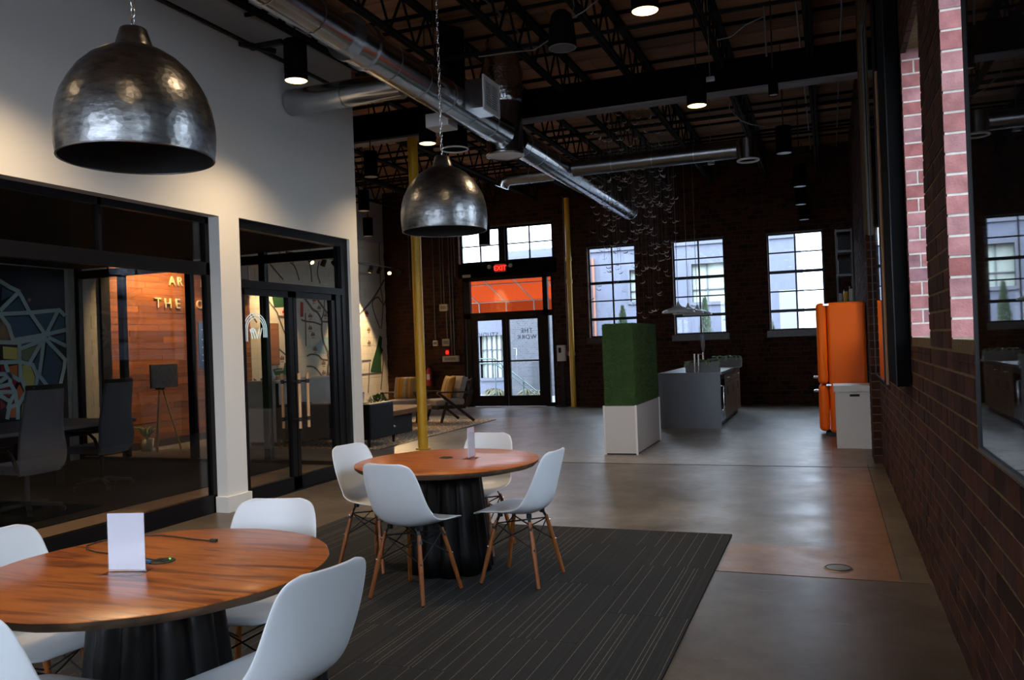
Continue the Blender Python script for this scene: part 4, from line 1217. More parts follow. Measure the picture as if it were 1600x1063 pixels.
# ================================================================== green turf divider
gx0, gx1, gy0, gy1 = -2.83, -2.40, 10.73, 12.30
t = thing('turf_divider', 'tall room divider of green artificial turf on a white laminate base', 'divider', ((gx0 + gx1) / 2, (gy0 + gy1) / 2, 0))
part(t, 'base', MB().box(gx0, gx1, gy0, gy1, .02, .645), M['laminate'], label='white laminate base')
tr = MB()
for x in (gx0, gx1):
    for y in (gy0, gy1): tr.box(x - .012, x + .012, y - .012, y + .012, 0, .652)
part(t, 'corner_trim', tr, M['laminate_side'])
part(t, 'plinth', MB().box(gx0 + .02, gx1 - .02, gy0 + .02, gy1 - .02, 0, .02), M['black'])
part(t, 'turf_panel', MB().box(gx0 + .01, gx1 - .01, gy0 + .01, gy1 - .01, .645, 1.725), M['turf'], label='green turf upper block')
rg = random.Random(5); bl = MB()
def blade(p, n):
    p, n = Vector(p), Vector(n)
    d = (n + Vector((rg.uniform(-.8, .8), rg.uniform(-.8, .8), rg.uniform(-.3, .9)))).normalized() * rg.uniform(.012, .026)
    s_ = Vector((rg.uniform(-1, 1), rg.uniform(-1, 1), rg.uniform(-1, 1))).normalized() * .0035
    bl.add([p - s_, p + s_, p + d], [(0, 1, 2)])
a, b, c, d_ = gx0 + .01, gx1 - .01, gy0 + .01, gy1 - .01
for k in range(7000): blade((rg.uniform(a, b), c, rg.uniform(.65, 1.725)), (0, -1, 0))
for k in range(14000): blade((b, rg.uniform(c, d_), rg.uniform(.65, 1.725)), (1, 0, 0))
for k in range(3500): blade((a, rg.uniform(c, d_), rg.uniform(.65, 1.725)), (-1, 0, 0))
for k in range(5000): blade((rg.uniform(a, b), rg.uniform(c, d_), 1.725), (0, 0, 1))
o = part(t, 'turf_blades', bl, M['turf_blade'], stuff=True)

# ================================================================== kitchen island
ix0, ix1, iy0, iy1, iz = -2.72, -1.70, 13.95, 17.3, .935
t = thing('kitchen_island', 'grey quartz kitchen island with walnut side, black oven and drawers', 'kitchen island', ((ix0 + ix1) / 2, iy0, 0))
part(t, 'waterfall_end', MB().box(ix0, ix1, iy0, iy0 + .05, 0, iz), M['quartz'], label='grey quartz waterfall end panel')
part(t, 'countertop', MB().box(ix0, ix1 + .02, iy0 + .05, iy1, iz - .045, iz), M['quartz_top'])
part(t, 'carcass', MB().box(ix0 + .03, ix1 - .03, iy0 + .05, iy1 - .02, .09, iz - .045), M['dark_wood'])
part(t, 'toe_kick', MB().box(ix0 + .08, ix1 - .08, iy0 + .05, iy1 - .05, 0, .09), M['black'])
ov = part(t, 'oven_door', MB().box(ix1 - .03, ix1 - .005, iy0 + .06, iy0 + .66, .11, iz - .14), M['oven'], label='black dishwasher front with steel handle')
part(ov, 'handle', MB().tube([(ix1 - .005, iy0 + .12, .30), (ix1 + .035, iy0 + .12, .30), (ix1 + .035, iy0 + .12, .70), (ix1 - .005, iy0 + .12, .70)], .010, 8), M['chrome'])
part(t, 'control_panel', MB().box(ix1 - .03, ix1 - .008, iy0 + .06, iy0 + .66, iz - .13, iz - .05), M['black_frame'])
y = iy0 + .68
for k in range(3):
    dr = part(t, 'drawer', MB().box(ix1 - .03, ix1 - .008, y + .005, y + .845, iz - .22, iz - .055), M['cab_wood'])
    part(dr, 'handle', MB().tube([(ix1 - .008, y + .35, iz - .14), (ix1 + .02, y + .35, iz - .14), (ix1 + .02, y + .5, iz - .14), (ix1 - .008, y + .5, iz - .14)], .006, 6), M['chrome'])
    for q in range(2):
        yy = y + q * .425
        dd = part(t, 'cabinet_door', MB().box(ix1 - .03, ix1 - .008, yy + .005, yy + .42, .10, iz - .23), M['cab_wood'])
        part(dd, 'pull_slot', MB().box(ix1 - .009, ix1 - .004, yy + (.33 if q == 0 else .06), yy + (.37 if q == 0 else .10), .50, .64), M['dark_slot'])
    y += .86
def trough(loc, l, w, h, rz, lab, seed):
    t = thing('planter_trough', lab, 'planter', loc, rz, 'concrete planters on the island', local=True)
    o = MB().box(-l / 2, l / 2, -w / 2, -w / 2 + .012, 0, h).box(-l / 2, l / 2, w / 2 - .012, w / 2, 0, h).box(-l / 2, -l / 2 + .012, -w / 2 + .012, w / 2 - .012, 0, h).box(l / 2 - .012, l / 2, -w / 2 + .012, w / 2 - .012, 0, h).box(-l / 2 + .012, l / 2 - .012, -w / 2 + .012, w / 2 - .012, 0, .02)
    part(t, 'trough', o, M['concrete_pot'])
    part(t, 'soil', MB().box(-l / 2 + .012, l / 2 - .012, -w / 2 + .012, w / 2 - .012, h - .05, h - .02), M['dark_wood'])
    rn = random.Random(seed)
    nros = 9
    for k in range(nros):
        cx, cy_ = -l / 2 + .03 + (l - .06) * (k + .5) / nros + rn.uniform(-.02, .02), rn.uniform(-w / 4, w / 4)
        R = rn.uniform(.045, .085); zb = h + rn.uniform(0, .03); lv = MB()
        for layer in range(3):
            m_ = 9 - 2 * layer
            for q in range(m_):
                a = 2 * PI * q / m_ + layer * .4 + rn.uniform(-.1, .1); el = .25 + .42 * layer + rn.uniform(-.15, .15); rr = R * (1 - .2 * layer)
                dx = Vector((math.cos(a) * math.cos(el), math.sin(a) * math.cos(el), math.sin(el))); sd = Vector((-math.sin(a), math.cos(a), 0)); up = dx.cross(sd)
                c = Vector((cx, cy_, zb))
                lv.add([c, c + dx * rr * .55 + sd * rr * .24, c + dx * rr * .55 - sd * rr * .24, c + dx * rr, c + dx * rr * .55 - up * rr * .1, c + dx * rr * .5 + up * rr * .06],
                       [(0, 1, 5), (0, 5, 2), (1, 3, 5), (5, 3, 2), (0, 4, 1), (0, 2, 4), (1, 4, 3), (4, 2, 3)])
        part(t, 'succulent', lv, M['leaf'] if k % 3 else M['leaf_pale'])
    tr_ = MB()
    for k in range(8):
        x = rn.choice((-1, 1)) * l / 2 if k < 4 else rn.uniform(-l / 2, l / 2); y0 = -w / 2 + .02
        pts = [(x * .9, y0, h + .01), (x * 1.0, y0 - .03, h + .02), (x * 1.03, y0 - .04, h - .03 - rn.uniform(0, .05))]
        tr_.tube(pts, .005, 5)
        for q in range(5):
            f = q / 4; p = Vector(pts[1]).lerp(Vector(pts[2]), f); tr_.ball((p.x + rn.uniform(-.01, .01), p.y, p.z), .012, .010, .008, 6, 4)
    part(t, 'trailing_stem', tr_, M['leaf_pale'])
    return t
trough((-2.02, 14.30, iz), .56, .16, .155, 0, 'grey planter trough of succulents on the near end of the island', 4)
trough((-1.86, 16.35, iz), .56, .16, .17, 0, 'grey planter trough of succulents on the far end of the island', 8)
t = thing('tap_tower', 'twin chrome water dispenser posts on the near end of the island', 'tap', (-2.09, 14.10, iz), local=True)
for x in (-.032, .032):
    part(t, 'post', MB().cyl((x, 0, 0), (x, 0, .31), .016, n=14).cyl((x, 0, 0), (x, 0, .012), .026, n=14), M['chrome'])
part(t, 'spout', MB().tube([(.032, 0, .29), (.032, -.02, .30), (.11, -.02, .30), (.12, -.02, .27)], .009, 8), M['chrome'])
t = thing('sink_faucet', 'tall dark steel beer style tap rising behind the planter', 'tap', (-2.05, 14.62, iz), local=True)
part(t, 'stem', MB().cyl((0, 0, 0), (0, 0, .32), .02, n=14), M['chrome'])
part(t, 'handle', MB().lathe([(.012, .32), (.022, .36), (.034, .44), (.036, .52), (.030, .58), (.034, .60), (.034, .635), (.0001, .645)], 20), M['steel_gray'])
part(t, 'handle_badge', MB().box(-.018, .018, -.0375, -.034, .56, .60), M['blue_plug'], label='small blue badge')
for k, (y, lab) in enumerate(((14.05, 'pale grey dome pendant nearest along the kitchen island'), (14.95, 'pale grey dome pendant in the middle above the island'), (15.9, 'pale grey dome pendant farthest along the island'))):
    x = (-2.355, -2.33, -2.31)[k]
    t = thing('island_pendant', lab, 'pendant lamp', (x, y, 1.945), 0, 'three pendants in a row over the island', local=True)
    part(t, 'shade', MB().lathe([(.272, 0), (.270, .025), (.215, .055), (.14, .082), (.07, .102), (.035, .13), (.02, .17), (.012, .19)], 40), M['pend_grey'])
    part(t, 'shade_inside', MB().lathe([(.267, .002), (.21, .045), (.13, .075), (.05, .095), (.0001, .1)], 40), M['laminate_side'])
    part(t, 'bulb', MB().ball((0, 0, .03), .05, .05, .04, 14, 8), M['can_off'])
    part(t, 'cord', MB().cyl((0, 0, .18), (0, 0, 5.5 - 1.945), .005, n=6), M['thread'])

# ================================================================== orange refrigerator and neighbours
fx0, fx1, fy0, fy1, fz = -.155, .495, 12.98, 13.62, 1.955
t = thing('refrigerator', 'tall rounded orange retro refrigerator against the right brick wall', 'refrigerator', ((fx0 + fx1) / 2, (fy0 + fy1) / 2, 0))
part(t, 'cabinet', MB().box(fx0 + .13, fx1, fy0, fy1, .05, fz), M['orange'], bevel=.045, seg=4)
d1_ = part(t, 'freezer_door', MB().box(fx0 - .02, fx0 + .122, fy0, fy1, .76, fz), M['orange'], bevel=.06, seg=5)
d2_ = part(t, 'lower_door', MB().box(fx0 - .02, fx0 + .122, fy0, fy1, .07, .745), M['orange'], bevel=.06, seg=5)
part(d1_, 'handle', MB().tube([(fx0 - .02, fy0 + .07, .86), (fx0 - .075, fy0 + .07, .86), (fx0 - .075, fy0 + .30, .86), (fx0 - .02, fy0 + .30, .86)], .014, 10), M['chrome'])
part(d2_, 'handle', MB().tube([(fx0 - .02, fy0 + .07, .66), (fx0 - .075, fy0 + .07, .66), (fx0 - .075, fy0 + .30, .66), (fx0 - .02, fy0 + .30, .66)], .014, 10), M['chrome'])
for z in (.752, fz - .03): part(t, 'hinge', MB().box(fx0 + .09, fx0 + .16, fy0 - .012, fy0 + .04, z - .012, z + .012), M['chrome'])
part(t, 'foot', MB().box(fx0 + .06, fx1 - .05, fy0 + .05, fy1 - .05, 0, .05), M['black'])
t = thing('paper_bin', 'white lidded card box with a hand slot standing before the orange refrigerator', 'box', (.26, 11.85, 0))
part(t, 'body', MB().box(.045, .50, 11.6, 12.1, 0, .74), M['cardboard_white'])
part(t, 'lid', MB().box(.025, .508, 11.58, 12.12, .735, .82), M['cardboard_white'], bevel=.006)
part(t, 'hand_slot', MB().box(.22, .34, 11.597, 11.602, .675, .705), M['dark_slot'])
t = thing('wall_shelf', 'dark open metal shelf rack high in the far right corner', 'shelf', (.38, 18.4, 2.1))
sh = MB()
for x in (.20, .49):
    for y in (18.15, 18.75): sh.box(x - .015, x + .015, y - .015, y + .015, 2.05, 3.62)
part(t, 'upright', sh, M['steel_gray'])
for z in (2.10, 2.66, 3.14, 3.56):
    part(t, 'shelf_board', MB().box(.185, .505, 18.13, 18.77, z, z + .045), M['conduit'])
rk = random.Random(2)
for k, (x, z, h, m_, lab) in enumerate(((.235, 2.145, .20, 'pillow_white', 'white jar on the lowest board of the corner shelf'), (.345, 2.145, .24, 'yellow', 'yellow topped jar on the lowest board of the corner shelf'), (.45, 2.145, .30, 'pend_grey', 'tall grey canister on the lowest board of the corner shelf'))):
    t2 = thing('storage_jar', lab, 'jar', (x, 18.25, z), 0, 'jars on the corner shelf', local=True)
    part(t2, 'jar', MB().lathe([(.0001, 0), (.04, 0), (.045, .02), (.045, h * .75), (.035, h * .85), (.0001, h * .85)], 16), M[m_])
    part(t2, 'lid', MB().lathe([(.037, h * .85), (.037, h), (.0001, h)], 16), M['black'])
for k, (x, z, lab) in enumerate(((.345, 2.71, 'dark storage crate on the second board of the corner shelf'), (.345, 3.19, 'dark storage crate on the third board of the corner shelf'))):
    t2 = thing('storage_crate', lab, 'crate', (x, 18.45, z))
    part(t2, 'body', MB().box(x - .12, x + .12, 18.2, 18.7, z, z + .30), M['fabric'], bevel=.01)
    part(t2, 'rim', MB().box(x - .125, x + .125, 18.19, 18.71, z + .28, z + .31), M['black'])
for (x, z0_, lab) in ((.06, 2.1, 'paper cup standing on top of the refrigerator front'), (.40, 2.0, 'tall clear bottle on top of the orange refrigerator')):
    pass

# ================================================================== framed glass panels and black board on the right wall
def wall_panel(y0, y1, z0, z1, xf, lab):
    t = thing('framed_panel', lab, 'framed panel', (xf, (y0 + y1) / 2, z0), 0, 'glossy framed panels on the right brick wall')
    part(t, 'picture', MB().box(xf, xf + .012, y0 + .012, y1 - .012, z0 + .012, z1 - .012), M['picture'])
    f = MB().box(xf - .006, xf + .02, y0, y0 + .014, z0, z1).box(xf - .006, xf + .02, y1 - .014, y1, z0, z1).box(xf - .006, xf + .02, y0, y1, z0, z0 + .014).box(xf - .006, xf + .02, y0, y1, z1 - .014, z1)
    part(t, 'frame', f, M['black_frame'])
    s_ = MB()
    for y in (y0 + .06, y1 - .06):
        for z in (z0 + .10, z0 + .9, z1 - .2): s_.cyl((xf + .01, y, z), (XR + .005, y, z), .014, n=10)
    part(t, 'standoff', s_, M['black'])
wall_panel(1.3, 3.09, 1.10, 4.6, .45, 'large dark glossy framed panel nearest on the right brick wall, mirroring the room')
wall_panel(8.56, 10.2, 1.02, 4.9, .478, 'tall dark glossy panel farther along the right wall beside the refrigerator')
t = thing('black_board', 'tall matte black board standing proud of the wall between two brick windows', 'wall board', (.46, 6.6, 1.12))
part(t, 'board', MB().box(.425, .505, 6.24, 7.05, 1.12, 5.2), M['black_matte'])
part(t, 'edge_strip', MB().box(.419, .425, 6.24, 6.26, 1.12, 5.2), M['black_frame'])
pipe('rusty_conduit', 'rusty brown conduit running down the right wall beside the tall glossy panel', [(.50, 8.53, 1.0), (.50, 8.53, 3.95)], .014, M['copper_conduit'])
pipe('wall_conduit', 'dark conduit down the right wall above the brick pilaster', [(.47, 10.24, 2.6), (.47, 10.24, 5.0)], .016, M['conduit'])
dg = thing('floor_drain', 'round grey metal floor box cover in the concrete by the carpet corner', 'floor box', (0, 5.67, .002), local=True)
part(dg, 'cover', MB().lathe([(.0001, .006), (.07, .006), (.085, .004), (.09, 0)], 32), M['conduit'])
part(dg, 'cover_ring', MB().tube([(.076 * math.cos(2 * PI * k / 32), .076 * math.sin(2 * PI * k / 32), .006) for k in range(32)], .003, 6, closed=True), M['black'])

# ================================================================== fittings on the far wall
ex = thing('exit_sign', 'red lettered EXIT sign with two emergency lamp heads above the exit door', 'exit sign', (-7.44, YF - .06, 3.36))
part(ex, 'housing', MB().box(-7.60, -7.28, YF - .07, YF - .02, 3.30, 3.50), M['conduit'], bevel=.008)
part(ex, 'face', MB().box(-7.575, -7.305, YF - .075, YF - .069, 3.315, 3.485), emit_mat('exit_face_red', (1.0, .02, .012), .30))
text_me = text_mesh('EXIT', .165, .003)
text_me.transform(basis((1, 0, 0), (0, 0, 1), (-7.44 - (-7.44), -.02 + .0, -.018))); text_me.materials.clear(); text_me.materials.append(M['exit_red'])
o = bpy.data.objects.new('exit_letters', text_me); o['label'] = 'red letters reading EXIT'; link(o, ex)
for x in (-7.72, -7.16):
    hd = part(ex, 'emergency_lamp', MB().cyl((x, YF - .10, 3.44), (x, YF - .03, 3.44), .055, .045, n=20).bar((x, YF - .05, 3.44), (-7.44, YF - .04, 3.42), .02), M['conduit'])
    part(hd, 'lens', MB().ball((x, YF - .10, 3.44), .05, .02, .05, 16, 8), M['pend_grey'])
fe = thing('fire_extinguisher', 'red fire extinguisher hung on brick wall left of the exit door', 'fire extinguisher', (-9.46, YF - .09, .55), local=True)
part(fe, 'cylinder', MB().lathe([(.0001, 0), (.07, .0), (.078, .02), (.078, .36), (.05, .43), (.028, .46), (.0001, .47)], 24), M['red'])
part(fe, 'valve', MB().cyl((0, 0, .46), (0, 0, .52), .022, n=12).bar((-.05, 0, .53), (.07, 0, .55), .018), M['black'])
part(fe, 'hose', MB().tube([(.03, -.02, .50), (.10, -.02, .48), (.105, -.03, .3), (.09, -.03, .12)], .011, 8), M['black'])
part(fe, 'paper_label', MB().add([(.079 * math.sin(a), -.079 * math.cos(a), z) for a in (-.6, -.3, 0, .3, .6) for z in (.16, .30)], [(2 * k, 2 * k + 2, 2 * k + 3, 2 * k + 1) for k in range(4)]), M['paper'])
part(fe, 'bracket', MB().box(-.03, .03, .06, .09, .1, .45), M['black'])
def wbox(nm, lab, cat, x, z, w, h, d, m_, extra=None):
    t = thing(nm, lab, cat, (x, YF - d, z))
    part(t, 'case', MB().box(x - w / 2, x + w / 2, YF - d - .01, YF + .002, z, z + h), m_, bevel=.006)
    if extra: extra(t, x, z, w, h, d)
    return t
def slot(t, x, z, w, h, d): part(t, 'cover_plate', MB().box(x - w * .35, x + w * .35, YF - d - .014, YF - d - .009, z + h * .25, z + h * .75), M['conduit'])
wbox('junction_case', 'beige electrical box at the foot of two conduits on the far wall', 'electrical box', -9.0, 2.42, .22, .17, .09, M['beige_box'], slot)
wbox('thermostat', 'small white thermostat on the brick wall behind the near yellow column', 'thermostat', -9.28, 1.55, .13, .14, .05, M['white_box'], slot)
wbox('alarm_case', 'beige alarm box above a red lamp left of the exit door', 'electrical box', -8.98, 1.54, .20, .18, .06, M['beige_box'], slot)
wbox('door_control', 'long beige control box low on the wall left of the exit door', 'electrical box', -8.86, 1.14, .44, .15, .08, M['beige_box'], slot)
al = thing('alarm_lamp', 'small glowing red alarm lamp under the beige alarm panel', 'alarm lamp', (-8.96, YF - .05, 1.36))
part(al, 'lens', MB().ball((-8.96, YF - .05, 1.38), .045, .03, .05, 14, 8), M['alarm_red'])
part(al, 'base', MB().box(-9.01, -8.91, YF - .03, YF + .002, 1.31, 1.45), M['red'])
def hole(t, x, z, w, h, d): part(t, 'sensor_window', MB().box(x - w * .30, x + w * .05, YF - d - .014, YF - d - .009, z + h * .52, z + h * .85), M['black_frame'])
wbox('soap_dispenser', 'white sanitiser dispenser mounted right of the exit door', 'dispenser', -5.955, 1.08, .20, .38, .1, M['white_box'], hole)
ds = solid('dispenser_stand', MB().box(-6.0, -5.91, YF - .06, YF - .02, .03, 1.08).box(-6.1, -5.82, YF - .25, YF - .01, 0, .03), M['black'], 'black post under the white dispenser right of exit door', 'stand', loc=(-5.95, YF - .05, 0))
pb = wbox('pull_station', 'small red pull station beside the far yellow column', 'alarm box', -5.80, 1.2, .10, .13, .05, M['red'], slot)
wbox('door_sensor', 'small beige box on the header above the exit door left side', 'electrical box', -8.36, 3.22, .22, .07, .04, M['beige_box'])
for x, z0_, z1_, lab in ((-9.28, 1.70, 5.0, 'conduit rising from the white thermostat'), (-9.08, 2.6, 5.0, 'left conduit of two above the beige electrical box'), (-9.0, 2.6, 5.0, 'right conduit of two above the beige electrical box'), (-8.95, 1.73, 2.40, 'short conduit above the beige alarm panel'), (-8.84, 1.30, 5.0, 'first conduit beside the exit door frame'), (-8.76, 1.30, 5.0, 'second conduit beside the exit door frame'), (-8.68, 3.25, 5.0, 'thin conduit at the left jamb of the high window'), (-5.80, 1.34, 5.0, 'conduit above the red pull station by far column'), (-9.95, 3.0, 5.0, 'faint conduit on the brick wall left of the near yellow column')):
    pipe('wall_conduit', lab, [(x, YF - .025, z0_), (x, YF - .025, z1_)], .013, M['conduit'])

# ================================================================== lounge
rug = thing('patterned_rug', 'cream and rust patterned rug under the lounge chairs', 'rug', (-8.0, 13.3, 0), local=True)
part(rug, 'pile', MB().box(-.32, 1.62, -2.35, 2.25, 0, .012), M['rug'])
part(rug, 'binding', MB().box(1.62, 1.64, -2.35, 2.25, 0, .012).box(-.32, 1.64, 2.25, 2.27, 0, .012), M['dark_wood'])
def armchair(loc, rz, lab):
    t = thing('lounge_armchair', lab, 'armchair', loc, rz, 'wooden armchairs in the lounge', local=True)
    part(t, 'seat_cushion', MB().box(-.29, .29, -.26, .36, .33, .45), M['grey_fabric'], bevel=.035, seg=3)
    bkc = MB(); A = [(-.29, -.22, .44), (.29, -.22, .44), (.29, -.36, .86), (-.29, -.36, .86)]
    n_ = Vector((0, .42, .14)).normalized() * .12
    bkc.add([Vector(p) for p in A] + [Vector(p) + n_ for p in A], [(0, 1, 2, 3), (4, 7, 6, 5), (0, 4, 5, 1), (1, 5, 6, 2), (2, 6, 7, 3), (3, 7, 4, 0)])
    part(t, 'back_cushion', bkc, M['grey_fabric'], bevel=.03, seg=3)
    part(t, 'seat_frame', MB().bar((-.32, .34, .29), (.32, .34, .29), .04, .06).bar((-.32, -.24, .29), (.32, -.24, .29), .04, .06).bar((-.31, .34, .30), (-.31, -.26, .28), .035, .06).bar((.31, .34, .30), (.31, -.26, .28), .035, .06), M['dark_wood'])
    part(t, 'back_frame', MB().bar((-.28, -.29, .28), (-.28, -.44, .84), .04, .03).bar((.28, -.29, .28), (.28, -.44, .84), .04, .03).bar((-.28, -.43, .80), (.28, -.43, .80), .05, .03).bar((-.28, -.36, .55), (.28, -.36, .55), .04, .025), M['dark_wood'])
    for sx in (-1, 1):
        x = sx * .345
        part(t, 'armrest', MB().bar((x, .36, .60), (x, -.36, .575), .07, .028), M['dark_wood'])
        part(t, 'front_leg', MB().bar((x, .16, .40), (x, .30, 0), .032, .045), M['dark_wood'])
        part(t, 'rear_leg', MB().bar((x, .36, .60), (x, -.42, 0), .032, .05), M['dark_wood'])
        part(t, 'arm_support', MB().bar((x, -.30, .27), (x, -.40, .62), .032, .045), M['dark_wood'])
    return t
def cushion(loc, rz, tilt, lab, m_, w=.46, grp=None):
    b_ = MB(); n = 14
    vs, fs = [], []
    for s_ in (-1, 1):
        for i in range(n + 1):
            for j in range(n + 1):
                u, v = -1 + 2 * i / n, -1 + 2 * j / n
                th = .075 * (max(0, 1 - abs(u) ** 2.5) * max(0, 1 - abs(v) ** 2.5)) ** .5 + .004
                k = 1 - .05 * (u * u * v * v) * 0 - .06 * (1 - abs(u)) * abs(v) ** 3 - .06 * (1 - abs(v)) * abs(u) ** 3
                vs.append((u * w / 2 * k, s_ * th, v * w / 2 * k + w / 2))
    q = (n + 1) ** 2
    for s_ in (0, 1):
        for i in range(n):
            for j in range(n):
                a = s_ * q + i * (n + 1) + j; fs.append((a, a + 1, a + n + 2, a + n + 1))
    b_.add(vs, fs, True)
    o = bpy.data.objects.new('throw_cushion', b_.mesh('throw_cushion', m_)); link(o)
    o.location = loc; o.rotation_euler = (tilt, 0, rz); o['label'] = lab; o['category'] = 'cushion'
    if grp: o['group'] = grp
    return o
aR = ((-7.20, 15.05, .032), R_(141)); aL = ((-8.12, 15.00, .032), R_(188))
ch0 = armchair(*aR, 'grey cushioned wooden armchair nearest the exit door, with slanted dark frame')
ch1 = copy_tree(ch0); place(ch1, aL[0], aL[1], 'grey cushioned wooden armchair behind the yellow column, beside the map wall')
def on(ch, off):
    (x, y, z), a = ch; return (x + off[0] * math.cos(a) - off[1] * math.sin(a), y + off[0] * math.sin(a) + off[1] * math.cos(a), z + off[2])
cushion(on(aR, (.06, -.005, .456)), aR[1], R_(17), 'yellow striped cushion on the armchair nearest the exit door', M['cushion'], grp='yellow striped cushions')
cushion(on(aL, (-.02, -.005, .456)), aL[1], R_(17), 'yellow striped cushion on the armchair beside the map wall', M['cushion'], grp='yellow striped cushions')
t = thing('coffee_table', 'low coffee table with thick wooden slab top and black base on the rug', 'coffee table', (-7.45, 13.1, .012))
part(t, 'slab_top', MB().box(-7.95, -6.98, 12.35, 13.95, .36, .45), M['slab_wood'], bevel=.015)
part(t, 'base', MB().box(-7.75, -7.12, 12.7, 13.4, .012, .36), M['black'])
t = thing('sofa', 'black leather sofa end half hidden behind the white wall', 'sofa', (-7.5, 11.5, .012))
part(t, 'backrest', MB().box(-8.1, -6.75, 11.02, 11.25, .13, .69), M['leather'], bevel=.02)
for x0, x1 in ((-6.75, -6.56), (-8.29, -8.1)): part(t, 'arm', MB().box(x0, x1, 11.0, 11.74, .13, .68), M['leather'], bevel=.025, seg=3)
part(t, 'seat_cushion', MB().box(-8.1, -6.75, 11.2, 11.95, .26, .43), M['leather'], bevel=.05, seg=4)
part(t, 'seat_base', MB().box(-8.1, -6.60, 11.05, 11.90, .13, .27), M['leather'], bevel=.02)
for x in (-6.64, -8.2):
    for y in (11.08, 11.84): part(t, 'leg', MB().cyl((x, y, .012), (x, y, .14), .018, .028, n=12), M['black'])
cushion((-7.12, 11.34, .435), R_(190), R_(15), 'pale cushion on the black sofa at the white wall edge', M['pillow_white'], .42)
t = thing('potted_shrub', 'bushy green plant in a round pot on the coffee table', 'potted plant', (-7.55, 12.95, .45), local=True)
part(t, 'pot', MB().lathe([(.0001, 0), (.09, 0), (.12, .07), (.115, .085), (.0001, .08)], 24), M['cab_wood'])
rp = random.Random(21); lf = MB()
for k in range(420):
    a, e_ = rp.uniform(0, 2 * PI), rp.uniform(-.1, 1.5); R = rp.uniform(.6, 1.0) * .20
    c = Vector((R * math.cos(a) * math.cos(e_), R * math.sin(a) * math.cos(e_), .10 + R * .75 * math.sin(e_)))
    d = c.normalized() * .035; s_ = Vector((-math.sin(a), math.cos(a), rp.uniform(-.5, .5))).normalized() * .012
    lf.add([c, c + d * .5 + s_, c + d, c + d * .5 - s_], [(0, 1, 2, 3)])
part(t, 'foliage', lf, M['leaf'], stuff=True)

# ================================================================== reception beyond the glass doors
clad = thing('plank_cladding', 'orange brown wooden plank cladding on the reception wall behind glass', 'wall cladding', (XL, 11.7, 0))
rc = random.Random(14); z = .12; k = 0
while z < 2.95:
    y = 10.04 - rc.uniform(0, .9)
    while y < 13.46:
        L_ = rc.choice((.7, .9, 1.1, 1.3)); s_, e_ = max(y, 10.04), min(y + L_, 13.46)
        if e_ - s_ > .04: part(clad, 'plank', MB().box(XL + .013, XL + .034 + rc.uniform(0, .008), s_ + .0015, e_ - .0015, z + .0015, z + .101), M['clad'])
        y += L_
    z += .1025
part(clad, 'skirting', MB().box(XL + .013, XL + .04, 10.04, 13.46, 0, .12), M['dark_wood'])
sg = thing('raised_lettering', 'raised cream letters on the wooden plank wall, partly hidden by mullions', 'lettering', (XL + .062, 11.5, 2.4))
for ch_, y, z, s_ in (('A', 11.37, 2.76, .215), ('R', 11.555, 2.76, .215), ('I', 12.10, 2.76, .215), ('T', 11.03, 2.36, .235), ('H', 11.26, 2.36, .235), ('E', 11.49, 2.36, .235), ('O', 12.04, 2.37, .215)):
    me = text_mesh(ch_, s_ * 1.05, .014); me.transform(basis((0, 1, 0), (0, 0, 1), (.0, y - 11.5, z - 2.4))); me.materials.clear(); me.materials.append(M['cream_letter'])
    o = bpy.data.objects.new('letter', me); link(o, sg)
st = MB()
for y, z in ((11.37, 2.83), (11.60, 2.83), (12.10, 2.83), (11.03, 2.46), (11.26, 2.46), (11.49, 2.46), (12.04, 2.46)): st.cyl((XL + .0425, y, z), (XL + .055, y, z), .008, n=6)
part(sg, 'standoff', st, M['black'])
sc = thing('blue_display', 'narrow blue display screen with pale text lines on the plank wall', 'display', (XL + .05, 12.13, 1.7))
part(sc, 'screen', MB().box(XL + .045, XL + .07, 11.98, 12.30, 1.30, 2.12), M['screen'], bevel=.004)
tl = MB()
for z in (1.98, 1.80, 1.66, 1.52, 1.42): tl.box(XL + .07, XL + .072, 12.05, 12.05 + .12 + .04 * (int(z * 100) % 3), z, z + .016)
part(sc, 'text_line', tl, M['screen_text'])
es = thing('easel', 'brass tripod easel standing before the plank wall', 'easel', (-10.1, 10.45, 0))
for p in ((-10.05, 10.31), (-9.85, 10.62), (-10.42, 10.66)): part(es, 'leg', MB().cyl((*p, 0), (-10.14, 10.50, 1.16), .016, .013, n=10), M['gold'])
part(es, 'head', MB().cyl((-10.14, 10.50, 1.10), (-10.14, 10.50, 1.20), .03, n=12).box(-10.20, -10.08, 10.46, 10.54, .99, 1.02), M['black'])
bd = solid('slate_board', MB().box(-10.075, -10.045, 10.22, 10.80, 1.02, 1.40), M['slate'], 'dark slate board with faint markings resting on the brass easel', 'board', loc=(-10.11, 10.5, 1.02), bevel=.004)
t = thing('floor_plant', 'small green plant in a pot on the floor under the easel', 'potted plant', (-10.38, 10.43, 0), local=True)
part(t, 'pot', MB().lathe([(.0001, 0), (.09, 0), (.11, .20), (.0001, .19)], 20), M['cream_letter'])
lf = MB()
for k in range(60):
    a = rp.uniform(0, 2 * PI); L_ = rp.uniform(.12, .3); tt = rp.uniform(.3, .9)
    pts = [(0, 0, .18), (.5 * L_ * math.cos(a) * tt, .5 * L_ * math.sin(a) * tt, .18 + L_ * .7), (L_ * math.cos(a) * tt, L_ * math.sin(a) * tt, .18 + L_ * .8)]
    lf.tube(pts, [.004, .012, .002], 4)
part(t, 'foliage', lf, M['leaf_pale'], stuff=True)
dk = thing('reception_desk', 'pale laminate reception desk seen through the glass doors', 'desk', (-8.7, 12.2, 0))
part(dk, 'front_panel', MB().box(-8.42, -8.37, 11.22, 13.2, .06, 1.02), M['desk'])
part(dk, 'end_panel', MB().box(-9.0, -8.43, 11.20, 11.24, .06, 1.02), M['desk'])
